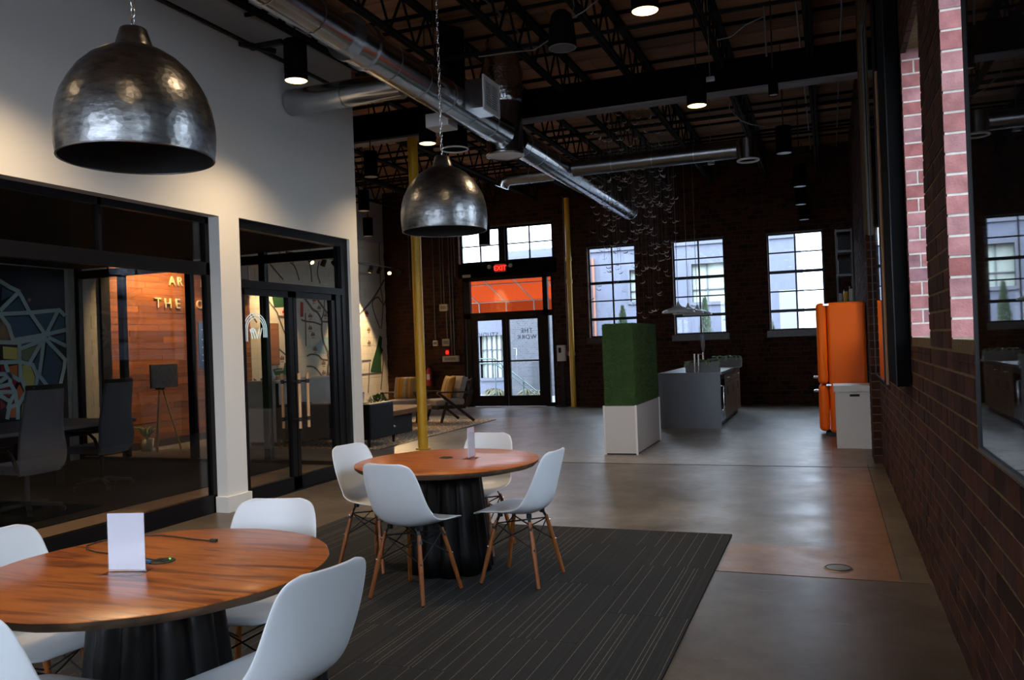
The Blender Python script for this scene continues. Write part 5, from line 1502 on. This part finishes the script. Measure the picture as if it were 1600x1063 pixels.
part(dk, 'worktop', MB().box(-9.02, -8.36, 11.18, 13.22, 1.02, 1.06), M['desk'])
part(dk, 'plinth', MB().box(-8.97, -8.42, 11.25, 13.17, 0, .06), M['black'])
part(dk, 'gap_strip', MB().box(-8.425, -8.375, 11.205, 11.225, .06, 1.02), M['dark_slot'])
solid('wooden_tray', MB().box(-8.95, -8.60, 11.5, 11.9, 1.062, 1.10).box(-8.93, -8.62, 11.52, 11.88, 1.10, 1.13), M['brass_wood'], 'pale wooden tray lying on the reception desk', 'tray', loc=(-8.8, 11.7, 1.062), bevel=.01)
solid('desk_vase', MB().lathe([(.0001, 0), (.06, 0), (.08, .06), (.05, .14), (.035, .18)], 24, c=(-8.62, 11.35, 1.06)), M['pend_grey'], 'rounded grey bowl vase on the near end of the reception desk', 'vase', loc=(-8.62, 11.35, 1.06))
bo = thing('wooden_notice_board', 'plain wooden board hung on the map wall left part', 'board', (XL + .03, 14.15, 1.7))
part(bo, 'panel', MB().box(XL + .03, XL + .05, 13.98, 14.34, 1.28, 2.12), M['wall_board'], bevel=.004)
part(bo, 'edge', MB().box(XL + .022, XL + .045, 13.97, 14.35, 1.27, 2.13), M['dark_wood'])
ne = thing('neon_sign', 'white arched neon line sign with slanted strokes hung behind glass doors', 'neon sign', (-5.60, 7.17, 1.68))
def yz(y, z): return (-5.62, y, z)
for k in range(3):
    r_ = .185 - k * .026
    pts = [yz(7.175 - r_, 1.64)] + [yz(7.175 + r_ * math.cos(a), 1.76 + r_ * .95 * math.sin(a)) for a in [PI - PI * q / 18 for q in range(19)]] + [yz(7.175 + r_, 1.68)]
    part(ne, 'arch_tube', MB().tube(pts, .0042, 8), M['neon'])
for k in range(5):
    y = 7.085 + k * .04
    part(ne, 'stroke_tube', MB().tube([yz(y + (.0 if k < 3 else -.035), 1.765), yz(y + (.04 if k < 3 else -.035 + .0), 1.665 if k < 3 else 1.665)][::1] if k < 3 else [yz(y + .035, 1.78), yz(y - .005, 1.67)], .0042, 8), M['neon'])
part(ne, 'stroke_tube', MB().tube([yz(7.13 + .03 * math.cos(a), 1.755 + .02 * math.sin(a)) for a in [2 * PI * q / 12 for q in range(12)]], .005, 8, closed=True), M['neon'])
part(ne, 'hanger', MB().tube([yz(7.06, 1.85), yz(7.06, 2.1)], .002, 5).tube([yz(7.30, 1.85), yz(7.30, 2.1)], .002, 5), M['thread'])
# ================================================================== painted map and mural on the left wall (y, z)
ROADS = [[(13.99,2.67),(14.16,2.52),(14.34,2.37),(14.41,2.24),(14.61,1.89),(14.75,1.65)],
    [(15.34,2.69),(15.51,2.56),(15.63,2.46),(15.81,2.39),(15.96,2.21),(15.95,2.05),(15.97,1.85),(16.02,1.7),(16.17,1.48),(16.16,1.43),(16.19,1.28),(16.14,1.1),(16.19,0.88),(16.31,0.67),(16.44,0.53)],
    [(15.2,2.22),(15.34,2.19),(15.67,2.17),(15.92,2.12)],
    [(15.99,2.19),(16.41,2.19)],
    [(14.39,2.27),(14.74,2.26)],
    [(16.1,2.67),(16.07,2.45),(15.96,2.23)],
    [(15.83,2.68),(16.01,2.54),(16.19,2.4),(16.45,2.31),(16.65,2.31)],
    [(16.42,2.7),(16.39,1.98)],
    [(15.35,2.36),(15.33,1.66)],
    [(13.53,2.3),(13.68,2.15)],
    [(14.66,2.7),(14.75,2.42)],
    [(14.3,1.64),(14.72,1.4)],
    [(13.98,1.07),(14.11,1.15),(14.27,1.18),(14.46,1.18)],
    [(15.36,1.43),(15.51,1.46),(15.75,1.44),(15.93,1.34),(16.16,1.31)],
    [(15.34,1.2),(15.58,1.18),(15.76,1.08),(15.91,0.95),(16.03,0.83),(16.28,0.71),(16.44,0.55)],
    [(16.21,1.22),(16.55,1.2)],
    [(16.2,0.92),(16.56,0.92)],
    [(16.37,1.56),(16.43,1.27),(16.43,0.92),(16.41,0.46)],
    [(16.15,1.5),(16.4,1.57),(16.57,1.56)],
    [(16.14,1.1),(16.03,0.83)],
    [(13.54,1.01),(13.64,0.95),(13.7,0.85)],
    [(18.66,4.24),(18.66,3.63),(18.67,3.09),(18.75,2.68),(18.63,2.06)],
    [(18.55,2.06),(18.33,2.39),(18.21,2.67),(18.36,2.81),(18.52,2.84),(18.67,2.74),(18.79,2.67),(18.96,2.75)],
    [(17.56,2.37),(18.28,2.81),(19,3.3)],
    [(17.64,1.25),(18.05,1.25)],
    [(17.61,0.92),(18.11,0.92),(18.59,0.92)],
    [(17.99,1.19),(17.87,0.46)],
    [(18.67,1.29),(18.59,0.92),(18.5,0.5)],
    [(13.96,3.5),(14.3,3.26),(14.59,3.06)],
    [(14.5,3.62),(14.62,3.51),(14.99,3.39),(15.16,3.09)],
    [(15.4,3.66),(15.59,3.44),(15.63,3.08)],
    [(15.94,3.55),(15.86,3.29),(15.95,3.06)]]
GREENS = [[(18.01,0.97),(18.55,0.92),(18.55,1.36),(18.68,1.5),(18.59,1.57),(18.65,1.82),(18.52,1.87),(18.37,1.59),(18.17,1.28)], [(14.05,1.02),(14.14,1.15),(14.49,1.15),(14.55,1.31),(14.68,1.25),(14.74,1.16),(14.71,0.63),(14.51,0.62),(14.43,0.65),(14.36,0.74),(14.25,0.78),(14.23,0.9),(14.15,0.94),(14.29,1.01),(14.1,0.99)], [(14.2,2.69),(14.63,2.71),(14.65,2.62),(14.6,2.58),(14.59,2.48),(14.26,2.46)]]
RED = [(15.18,2.61),(15.28,2.6),(15.27,2.29),(15.16,2.28)]
LAKE = [(15.55,1.6),(15.77,1.71),(15.96,1.81),(16.16,1.85),(16.35,1.87),(16.37,1.59),(16.13,1.46),(15.82,1.47)]
ICONS = [(14.6,2.38),(15.53,2.31),(16.12,2.34),(15.6,1.9),(15.51,2.04),(15.88,2.5),(15.7,2.67),(16.26,2.66),(15.67,1.57),(15.98,1.25),(15.98,1.03),(16.27,1.01),(15.58,0.88),(16.1,0.67),(14.47,1.4),(17.93,2.44),(18,2.02),(18,1.69),(17.94,2.42)]
MLINES = [[(8.21,2.64),(8.34,2.57),(8.47,2.52),(8.52,2.44),(8.63,2.24),(8.89,1.89)],
    [(8.47,2.5),(8.2,2.25)],
    [(8.19,2.19),(8.65,2.22),(9.13,2.27),(9.21,2.2)],
    [(8.19,2.17),(8.3,2.03),(8.37,1.81)],
    [(9.1,2.25),(8.89,1.9)],
    [(8.4,1.83),(8.86,1.9),(9.21,1.97)],
    [(8.18,1.8),(8.43,1.79),(8.86,1.86)],
    [(8.86,1.86),(8.62,1.51)],
    [(8.86,1.86),(8.76,1.32)],
    [(8.86,1.86),(9.2,1.53),(9.18,1.41),(9.09,1.11)],
    [(8.94,1.86),(9.21,1.74)],
    [(8.71,1.37),(8.91,1.12)],
    [(8.46,1.76),(8.46,1.32),(8.55,1.09)],
    [(8.47,1.7),(8.83,1.82)],
    [(8.17,1.52),(8.46,1.52),(8.66,1.47),(8.73,1.3),(8.69,1.14)],
    [(8.24,1.5),(8.28,1.35),(8.44,1.26)],
    [(8.16,1.36),(8.3,1.35),(8.3,1.22),(8.37,1.1),(8.39,0.94)],
    [(8.16,1.26),(8.3,1.34)],
    [(8.16,1.19),(8.28,1.21)],
    [(8.16,1.11),(8.37,1.1)],
    [(8.15,1.06),(8.29,0.97),(8.37,1.08)],
    [(8.3,0.99),(8.26,0.89),(8.42,0.92),(8.53,1.07)],
    [(8.24,0.75),(8.27,0.88)],
    [(8.4,0.73),(8.41,0.94)]]
MPOLY = {'yellow': [[(8.21,1.74),(8.43,1.72),(8.43,1.55),(8.21,1.57)], [(8.5,1.47),(8.62,1.47),(8.69,1.29),(8.66,1.14),(8.55,1.15),(8.49,1.3)], [(8.48,0.92),(8.55,0.98),(8.55,0.72),(8.45,0.73)]],
    'orange': [[(8.28,1.46),(8.42,1.48),(8.42,1.3),(8.31,1.37)], [(8.38,1.1),(8.44,1.2),(8.51,1.07),(8.42,0.96)], [(8.28,0.87),(8.38,0.88),(8.37,0.74),(8.26,0.75)]],
    'red': [[(8.17,1.48),(8.23,1.48),(8.25,1.38),(8.17,1.38)], [(8.31,1.31),(8.42,1.27),(8.36,1.17),(8.3,1.24)], [(8.16,1.31),(8.26,1.33),(8.16,1.27)], [(8.17,1.17),(8.28,1.18),(8.32,1.11),(8.16,1.15)], [(8.16,1.1),(8.32,1.08),(8.29,1.03),(8.19,1.06)], [(8.29,0.93),(8.35,1.03),(8.38,0.93)], [(8.15,1.01),(8.23,0.91),(8.15,0.87)]],
    'green': [[(8.49,1.67),(8.75,1.75),(8.6,1.52),(8.5,1.55)]],
    'blue': [[(8.23,2.56),(8.42,2.48),(8.21,2.38)], [(8.23,2.23),(8.48,2.43),(8.57,2.25)], [(8.23,2.15),(8.62,2.17),(8.81,1.91),(8.4,1.84)], [(8.7,2.2),(9.06,2.22),(8.88,1.94)], [(9.14,2.19),(9.21,2.14),(9.21,2),(8.97,1.94)], [(9.01,1.87),(9.21,1.91),(9.2,1.81),(9.15,1.81)], [(8.91,1.78),(9.15,1.48),(9.04,1.11),(8.95,1.12),(8.8,1.29)], [(8.8,1.69),(8.68,1.51),(8.74,1.38)], [(8.43,1.76),(8.65,1.79),(8.46,1.72)], [(8.74,1.26),(8.86,1.13),(8.71,1.14)]]}
def ribbon(mb, pts, w, x, th=.0025):
    for i, (a, b) in enumerate(zip(pts, pts[1:])):
        d = Vector((b[0] - a[0], b[1] - a[1])); L_ = d.length
        if L_ < 1e-4: continue
        d /= L_; n = Vector((-d.y, d.x)) * w / 2; e_ = d * w * .35
        P = [Vector(a) - e_ + n, Vector(b) + e_ + n, Vector(b) + e_ - n, Vector(a) - e_ - n]
        t_ = th + .00012 * i
        mb.add([(x, p.x, p.y) for p in P] + [(x + t_, p.x, p.y) for p in P], [(0, 1, 2, 3), (4, 7, 6, 5), (0, 4, 5, 1), (1, 5, 6, 2), (2, 6, 7, 3), (3, 7, 4, 0)])
    return mb
def smooth(pts, n=4):
    if len(pts) < 3: return pts
    out = []
    for i in range(len(pts) - 1):
        for k in range(n): out.append(tuple(crom(pts, (i + k / n) / (len(pts) - 1))))
    return out + [pts[-1]]
mp_ = thing('map_mural', 'hand painted city map with dark roads and green parks on cream block wall', 'mural', (XL + .012, 16.2, 1.5))
for i, r in enumerate(ROADS):
    r = [(min(p[0], 18.85), p[1]) for p in r]
    part(mp_, 'road_line', ribbon(MB(), smooth(r), .055 if i in (1, 4, 6, 23) else .038, XL + .0145), M['map_road'])
for g in GREENS: part(mp_, 'park_shape', MB().prism(g, lambda u, v, w: (w, u, v), XL + .0145, XL + .019), M['map_green'], label='dark green park shape')
part(mp_, 'red_shape', MB().prism(RED, lambda u, v, w: (w, u, v), XL + .0145, XL + .019), M['map_red'], label='red rectangle')
part(mp_, 'lake_shape', MB().prism(LAKE, lambda u, v, w: (w, u, v), XL + .0145, XL + .0165), M['map_blue'], label='pale blue lake shape')
for k, (y, z) in enumerate(ICONS):
    b_ = MB().box(XL + .0145, XL + .018, y - .07, y + .07, z - .035, z + .02).box(XL + .0145, XL + .018, y - .03, y + .005, z + .02, z + .06).box(XL + .0145, XL + .018, y + .03, y + .055, z + .02, z + .045).box(XL + .0145, XL + .018, y - .05, y + .05, z - .08, z - .065)
    part(mp_, 'building_icon', b_, M['map_icon'] if k % 6 else M['map_red'])
mu = thing('geometric_mural', 'geometric mural of pale lines over navy, yellow, orange and red facets', 'mural', (XL + .008, 8.6, 1.5))
b_ = MB()
for l in MLINES: part(mu, 'pale_line', ribbon(MB(), l, .058, XL + .0165), M['mural_line'])
for c_, ps in MPOLY.items():
    for p in ps: part(mu, 'facet', MB().prism(p, lambda u, v, w: (w, u, v), XL + .013, XL + .0158), M['mural_' + c_])

# ---- track spots lighting the map
tk = thing('light_track', 'black light track hung in front of the map wall', 'light track', (-10.0, 16.6, 3.52))
part(tk, 'rail', MB().box(-10.02, -9.98, 13.8, 18.7, 3.50, 3.53), M['black'])
part(tk, 'drop_rod', MB().cyl((-10, 14.6, 3.53), (-10, 14.6, 5.5), .006, n=6).cyl((-10, 18.4, 3.53), (-10, 18.4, 5.5), .006, n=6), M['black'])
WALLD, OUTD = Vector((-.45, .02, -.9)), Vector((.72, -.25, -.65))
TS = [(14.0, 'first track spot from the left, aimed at the map behind the glass doors', WALLD, 3.0), (14.6, 'track spot with a bright lens near the middle of the glass door transom', OUTD, .5),
      (15.1, 'dark track spot between two bright ones in the glass door transom', WALLD, 0), (15.5, 'track spot with a bright lens at the right of the glass door transom', OUTD, .5),
      (17.05, 'track spot left of the brick corner, aimed down at the map', Vector((-.40, .05, -.9)), 8.0), (17.45, 'dark track spot close left of the brick corner', WALLD, 0),
      (17.9, 'track spot with a bright lens right at the brick corner', Vector((2.2, -2.9, -2.75)), 5.0), (18.4, 'dark track spot at the right end of the track', WALLD, 0)]
for y, lab, d, on_ in TS:
    t = thing('track_spot', lab, 'spotlight', (-10, y, 3.42), 0, 'track spots in front of the map wall')
    d = d.normalized(); p0 = Vector((-10, y, 3.42))
    part(t, 'yoke', MB().cyl((-10, y, 3.40), (-10, y, 3.50), .010, n=8), M['black'])
    part(t, 'housing', MB().cyl(p0 - d * .06, p0 + d * .09, .05, .056, n=20), M['black'])
    part(t, 'lens', MB().cyl(p0 + d * .0905, p0 + d * .093, .046, n=20), M['can_lens'] if on_ else M['can_off'])
    if on_:
        ld = bpy.data.lights.new('track_lamp', 'SPOT'); ld.energy = TRACK_W * on_; ld.color = (1, .68, .36); ld.spot_size = R_(46 if y == 17.9 else 72); ld.spot_blend = .3; ld.shadow_soft_size = .03
        lo = bpy.data.objects.new('track_lamp', ld); link(lo, t)
        lo.location = p0 + d * .10 - Vector(wpos(t)); lo.rotation_euler = d.to_track_quat('-Z', 'Y').to_euler()
ws = thing('wall_washer', 'small black ceiling spot washing the plank cladding', 'spotlight', (-9.8, 10.8, 3.3))
part(ws, 'housing', MB().cyl((-9.8, 10.8, 3.62), (-9.86, 10.8, 3.40), .05, n=16), M['black'])
part(ws, 'stem', MB().cyl((-9.8, 10.8, 3.6), (-9.8, 10.8, 5.5), .006, n=6), M['black'])
ld = bpy.data.lights.new('washer_lamp', 'SPOT'); ld.energy = TRACK_W * 3.6; ld.color = (1, .62, .26); ld.spot_size = R_(105); ld.spot_blend = .5; ld.shadow_soft_size = .03
lo = bpy.data.objects.new('washer_lamp', ld); link(lo, ws); lo.location = (-.06, 0, .06); lo.rotation_euler = Vector((-.72, .12, -.68)).normalized().to_track_quat('-Z', 'Y').to_euler()

# ================================================================== conference room furniture
t = thing('conference_table', 'long dark conference table behind the storefront glass', 'table', (-9.2, 6.4, 0))
part(t, 'tabletop', MB().box(-9.95, -8.32, 3.2, 8.2, .70, .745), M['steel_gray'], bevel=.01)
part(t, 'apron', MB().box(-9.8, -8.5, 3.4, 8.0, .60, .70), M['black'])
for y in (3.9, 7.4): part(t, 'leg', MB().box(-9.5, -8.8, y, y + .12, .008, .60), M['black'])
def office(loc, rz, lab):
    t = thing('office_chair', lab, 'office chair', loc, rz, 'dark office chairs at the conference table', local=True)
    prof = [(-.20, .42, .235), (-.25, .50, .26), (-.265, .62, .265), (-.255, .78, .245), (-.275, .95, .225), (-.30, 1.12, .215), (-.32, 1.235, .205)]
    for nm, off, th, m_ in (('backrest', 0, .055, 'fabric'),):
        vs, fs = [], []; nu, nv = 9, 22
        for i in range(nv):
            y, z, hw = crom(prof, i / (nv - 1))
            for j in range(nu):
                u = -1 + 2 * j / (nu - 1); vs.append((u * hw, y + .05 * u * u, z))
        for i in range(nv - 1):
            for j in range(nu - 1):
                a = i * nu + j; fs.append((a, a + 1, a + nu + 1, a + nu))
        b_ = MB(); b_.add(vs, fs, True)
        o = part(t, nm, b_, M[m_]); s_ = o.modifiers.new('thickness', 'SOLIDIFY'); s_.thickness = th; s_.offset = 0
        bv = o.modifiers.new('edge', 'BEVEL'); bv.width = .012; bv.segments = 2; bv.limit_method = 'ANGLE'
    part(t, 'headrest_edge', MB().tube([(u * .205, -.32 + .05 * u * u, 1.245) for u in [-1 + k / 5 for k in range(11)]], .030, 8), M['leather'])
    part(t, 'seat', MB().box(-.25, .25, -.22, .28, .42, .51), M['fabric'], bevel=.03, seg=3)
    for sx in (-1, 1):
        part(t, 'armrest', MB().tube([(sx * .26, -.20, .45), (sx * .30, -.18, .60), (sx * .30, -.10, .665), (sx * .30, .18, .665)], .018, 8).box(sx * .30 - .035, sx * .30 + .035, -.12, .18, .67, .695), M['black'])
    part(t, 'gas_column', MB().cyl((0, 0, .09), (0, 0, .42), .026, n=14).box(-.12, .12, -.12, .14, .385, .425), M['black'])
    for k in range(5):
        a = 2 * PI * k / 5 + .3; dx = Vector((math.cos(a), math.sin(a), 0))
        lg = part(t, 'base_arm', MB().bar(Vector((0, 0, .105)), dx * .31 + Vector((0, 0, .075)), .045, .03), M['black'])
        c = dx * .31; n_ = Vector((-dx.y, dx.x, 0))
        part(lg, 'caster', MB().cyl(c + n_ * .022 + Vector((0, 0, .030)), c - n_ * .022 + Vector((0, 0, .030)), .030, n=12).cyl(c + Vector((0, 0, .03)), c + Vector((0, 0, .08)), .008, n=6), M['black'])
    return t
oc = office((-7.45, 5.93, .008), R_(92), 'high backed charcoal office chair in front of the mural')
place(copy_tree(oc), (-8.02, 7.36, .008), R_(96), 'high backed charcoal office chair before the plank wall and easel')
place(copy_tree(oc), (-7.72, 5.02, .008), R_(100), 'dark office chair cropped at the left picture edge')

# ================================================================== outdoors
struct('ground_outside', MB().box(-40, 40, YF + .3, 60, -.25, -.12).box(XR + .3, 40, -25, YF + .3, -.25, -.12).box(-40, XR + .3, -25, YB - .3, -.25, -.12), M['ext_ground'])
aw = thing('entrance_awning', 'orange canvas awning on white tube frame outside the exit door', 'awning', (-7.4, 20.5, 2.5))
ya0, ya1, za0, za1, zv = 19.2, 21.6, 3.50, 2.74, 2.32
ax0, ax1 = -9.9, -6.3
cv = MB()
cv.add([(ax0, ya0, za0), (ax1, ya0, za0), (ax1, ya1, za1), (ax0, ya1, za1)], [(0, 1, 2, 3)]).add([(ax0, ya1, za1), (ax1, ya1, za1), (ax1, ya1 + .02, zv), (ax0, ya1 + .02, zv)], [(0, 1, 2, 3)])
part(aw, 'canvas', cv, M['awning'])
k = 0
for x in (-9.2, -8.38, -7.56, -6.74, -6.32):
    part(aw, 'frame_tube', MB().tube([(x, ya0, za0 - .03), (x, ya1 - .03, za1 - .03), (x, ya1 - .02, zv + .02)], .018, 8), M['white_tube'])
for f in (.45, .97): part(aw, 'frame_tube', MB().tube([(ax0, ya0 + (ya1 - ya0) * f, za0 + (za1 - za0) * f - .035), (ax1, ya0 + (ya1 - ya0) * f, za0 + (za1 - za0) * f - .035)], .016, 8), M['white_tube'])
part(aw, 'frame_tube', MB().tube([(ax0, ya1 - .02, zv + .02), (ax1, ya1 - .02, zv + .02)], .016, 8), M['white_tube'])

YB2 = 26.0
bld = thing('painted_brick_building', 'pale blue grey painted building filling the far windows outside', 'building', (-8, YB2, 0))
BW = [(-3.90, -2.55, 2.62, 3.80), (-5.85, -4.75, 2.75, 3.75), (-11.1, -10.2, .42, 1.85)]
core = MB(); wall_core(core, 'Y', YB2, YB2 + .4, -22, -10.0, -.2, 3.95, BW); wall_core(core, 'Y', YB2, YB2 + .4, -10.0, -.88, -.2, 4.66, BW)
part(bld, 'wall', core, M['ext_paint'])
part(bld, 'side_wall', MB().box(-1.28, -.88, YB2 + .4, YB2 + 9, -.2, 4.66), M['ext_paint'])
part(bld, 'cornice', MB().box(-10.0, -.86, YB2 - .06, YB2, 4.40, 4.58), M['ext_trim'])
for (a0, a1, z0, z1) in BW:
    w_ = part(bld, 'window', MB().box(a0 - .08, a0, YB2 - .05, YB2 + .12, z0 - .08, z1 + .08).box(a1, a1 + .08, YB2 - .05, YB2 + .12, z0 - .08, z1 + .08).box(a0, a1, YB2 - .05, YB2 + .12, z0 - .1, z0).box(a0, a1, YB2 - .05, YB2 + .12, z1, z1 + .1), M['ext_trim'])
    part(w_, 'pane', MB().box(a0, a1, YB2 + .14, YB2 + .16, z0, z1), M['ext_glass'])
    fr = MB(); n = 3 if a1 - a0 > 1.3 else 5
    for i in range(1, n - (n == 3)): fr.box(a0 + (a1 - a0) * i / n - .02, a0 + (a1 - a0) * i / n + .02, YB2 + .09, YB2 + .14, z0, z1)
    for j in (1, 2): fr.box(a0, a1, YB2 + .09, YB2 + .14, z0 + (z1 - z0) * j / 3 - .015, z0 + (z1 - z0) * j / 3 + .015)
    part(w_, 'muntin', fr, M['ext_frame'])
part(bld, 'salmon_downpipe', MB().cyl((-7.03, YB2 - .08, -.1), (-7.03, YB2 - .08, 4.2), .05, n=10), mat('salmon_pipe', (.30, .13, .085), .6))
part(bld, 'downpipe', MB().cyl((-7.75, YB2 - .07, -.1), (-7.75, YB2 - .07, 4.3), .06, n=12), M['ext_trim'])
ob = thing('shading_outbuilding', 'unseen outbuilding beyond the right hand windows', 'building', (5, 13, -.2))
part(ob, 'wall', MB().box(2.7, 8, 9.6, 17, -.2, 5.0), M['ext_paint'])
part(ob, 'cornice', MB().box(2.64, 8.06, 9.54, 17.06, 4.8, 5.06), M['ext_trim'])
bw = thing('grey_brick_wing', 'grey brick wing of the neighbour seen through the right exit door leaf', 'building', (-7.8, 25, 0))
part(bw, 'wall', MB().box(-9.6, -7.85, 24.6, 25.85, -.2, 4.2), M['far_brick'])
part(bw, 'parapet', MB().box(-9.65, -7.8, 24.55, 25.85, 4.2, 4.3), M['ext_trim'])
part(bw, 'louvre_gate', MB().box(-8.75, -8.15, 24.56, 24.6, -.15, .95), M['gate'])
rl = thing('stair_railing', 'sloping green metal stair railing outside the exit door', 'railing', (-8.4, 22.6, -.12))
for k in range(4):
    f = k / 3; part(rl, 'post', MB().cyl((-9.2 + 1.3 * f, 22.6, -.12), (-9.2 + 1.3 * f, 22.6, 1.0 - .9 * f + .12), .018, n=8), M['rail_green'])
for dz in (0, -.14): part(rl, 'rail_tube', MB().tube([(-10.6, 22.6, 1.15 + dz), (-9.2, 22.6, 1.12 + dz), (-7.9, 22.6, .12 + dz)], .02, 8), M['rail_green'])
rs = random.Random(33)
for k, (x, y, r) in enumerate(((-10.55, 23.3, .36), (-9.95, 24.1, .34), (-9.40, 23.3, .34), (-8.75, 24.0, .30), (-8.15, 23.3, .30), (-7.45, 24.1, .34))):
    t = thing('ornamental_grass', 'clump of dry ornamental grass outside the glass exit doors', 'grass clump', (x, y, -.12), 0, 'grass clumps outside the exit door', local=True)
    b_ = MB()
    for q in range(230):
        a = rs.uniform(0, 2 * PI); L_ = rs.uniform(.6, 1.15) * r; sp_ = rs.uniform(.1, 1.0)
        b_.tube([(0, 0, 0), (.45 * L_ * sp_ * math.cos(a), .45 * L_ * sp_ * math.sin(a), L_ * .72), (L_ * sp_ * 1.15 * math.cos(a), L_ * sp_ * 1.15 * math.sin(a), L_ * (.95 - .75 * sp_))], [.014, .016, .004], 3)
    part(t, 'blades', b_, M['shrub'], stuff=True)
def cypress(x, y, h, r, lab):
    t = thing('cypress_tree', lab, 'tree', (x, y, -.12), 0, 'slim cypress trees outside the far windows', local=True)
    part(t, 'trunk', MB().cyl((0, 0, 0), (0, 0, h * .6), .05, .02, n=8), M['dark_wood'])
    b_ = MB()
    for q in range(1100):
        f = rs.random() ** .8; z = .25 + f * (h - .25); rr = r * (1 - f) ** .7 * (.55 + .45 * min(1, f * 6)) * rs.uniform(.6, 1.05); a = rs.uniform(0, 2 * PI)
        c = Vector((rr * math.cos(a), rr * math.sin(a), z)); d = Vector((math.cos(a) * .4, math.sin(a) * .4, 1)).normalized() * rs.uniform(.08, .16); s_ = Vector((-math.sin(a), math.cos(a), 0)) * .025
        b_.add([c - s_, c + s_, c + d], [(0, 1, 2)])
    part(t, 'foliage', b_, M['cypress'], stuff=True)
cypress(-3.35, 24.6, 2.75, .36, 'slim cypress behind the middle far window')
cypress(-5.75, 24.4, 2.6, .36, 'slim cypress behind the left far window, partly hidden by the turf divider')
cypress(-1.55, 24.8, 2.0, .34, 'low cypress behind the lower left of the right far window')
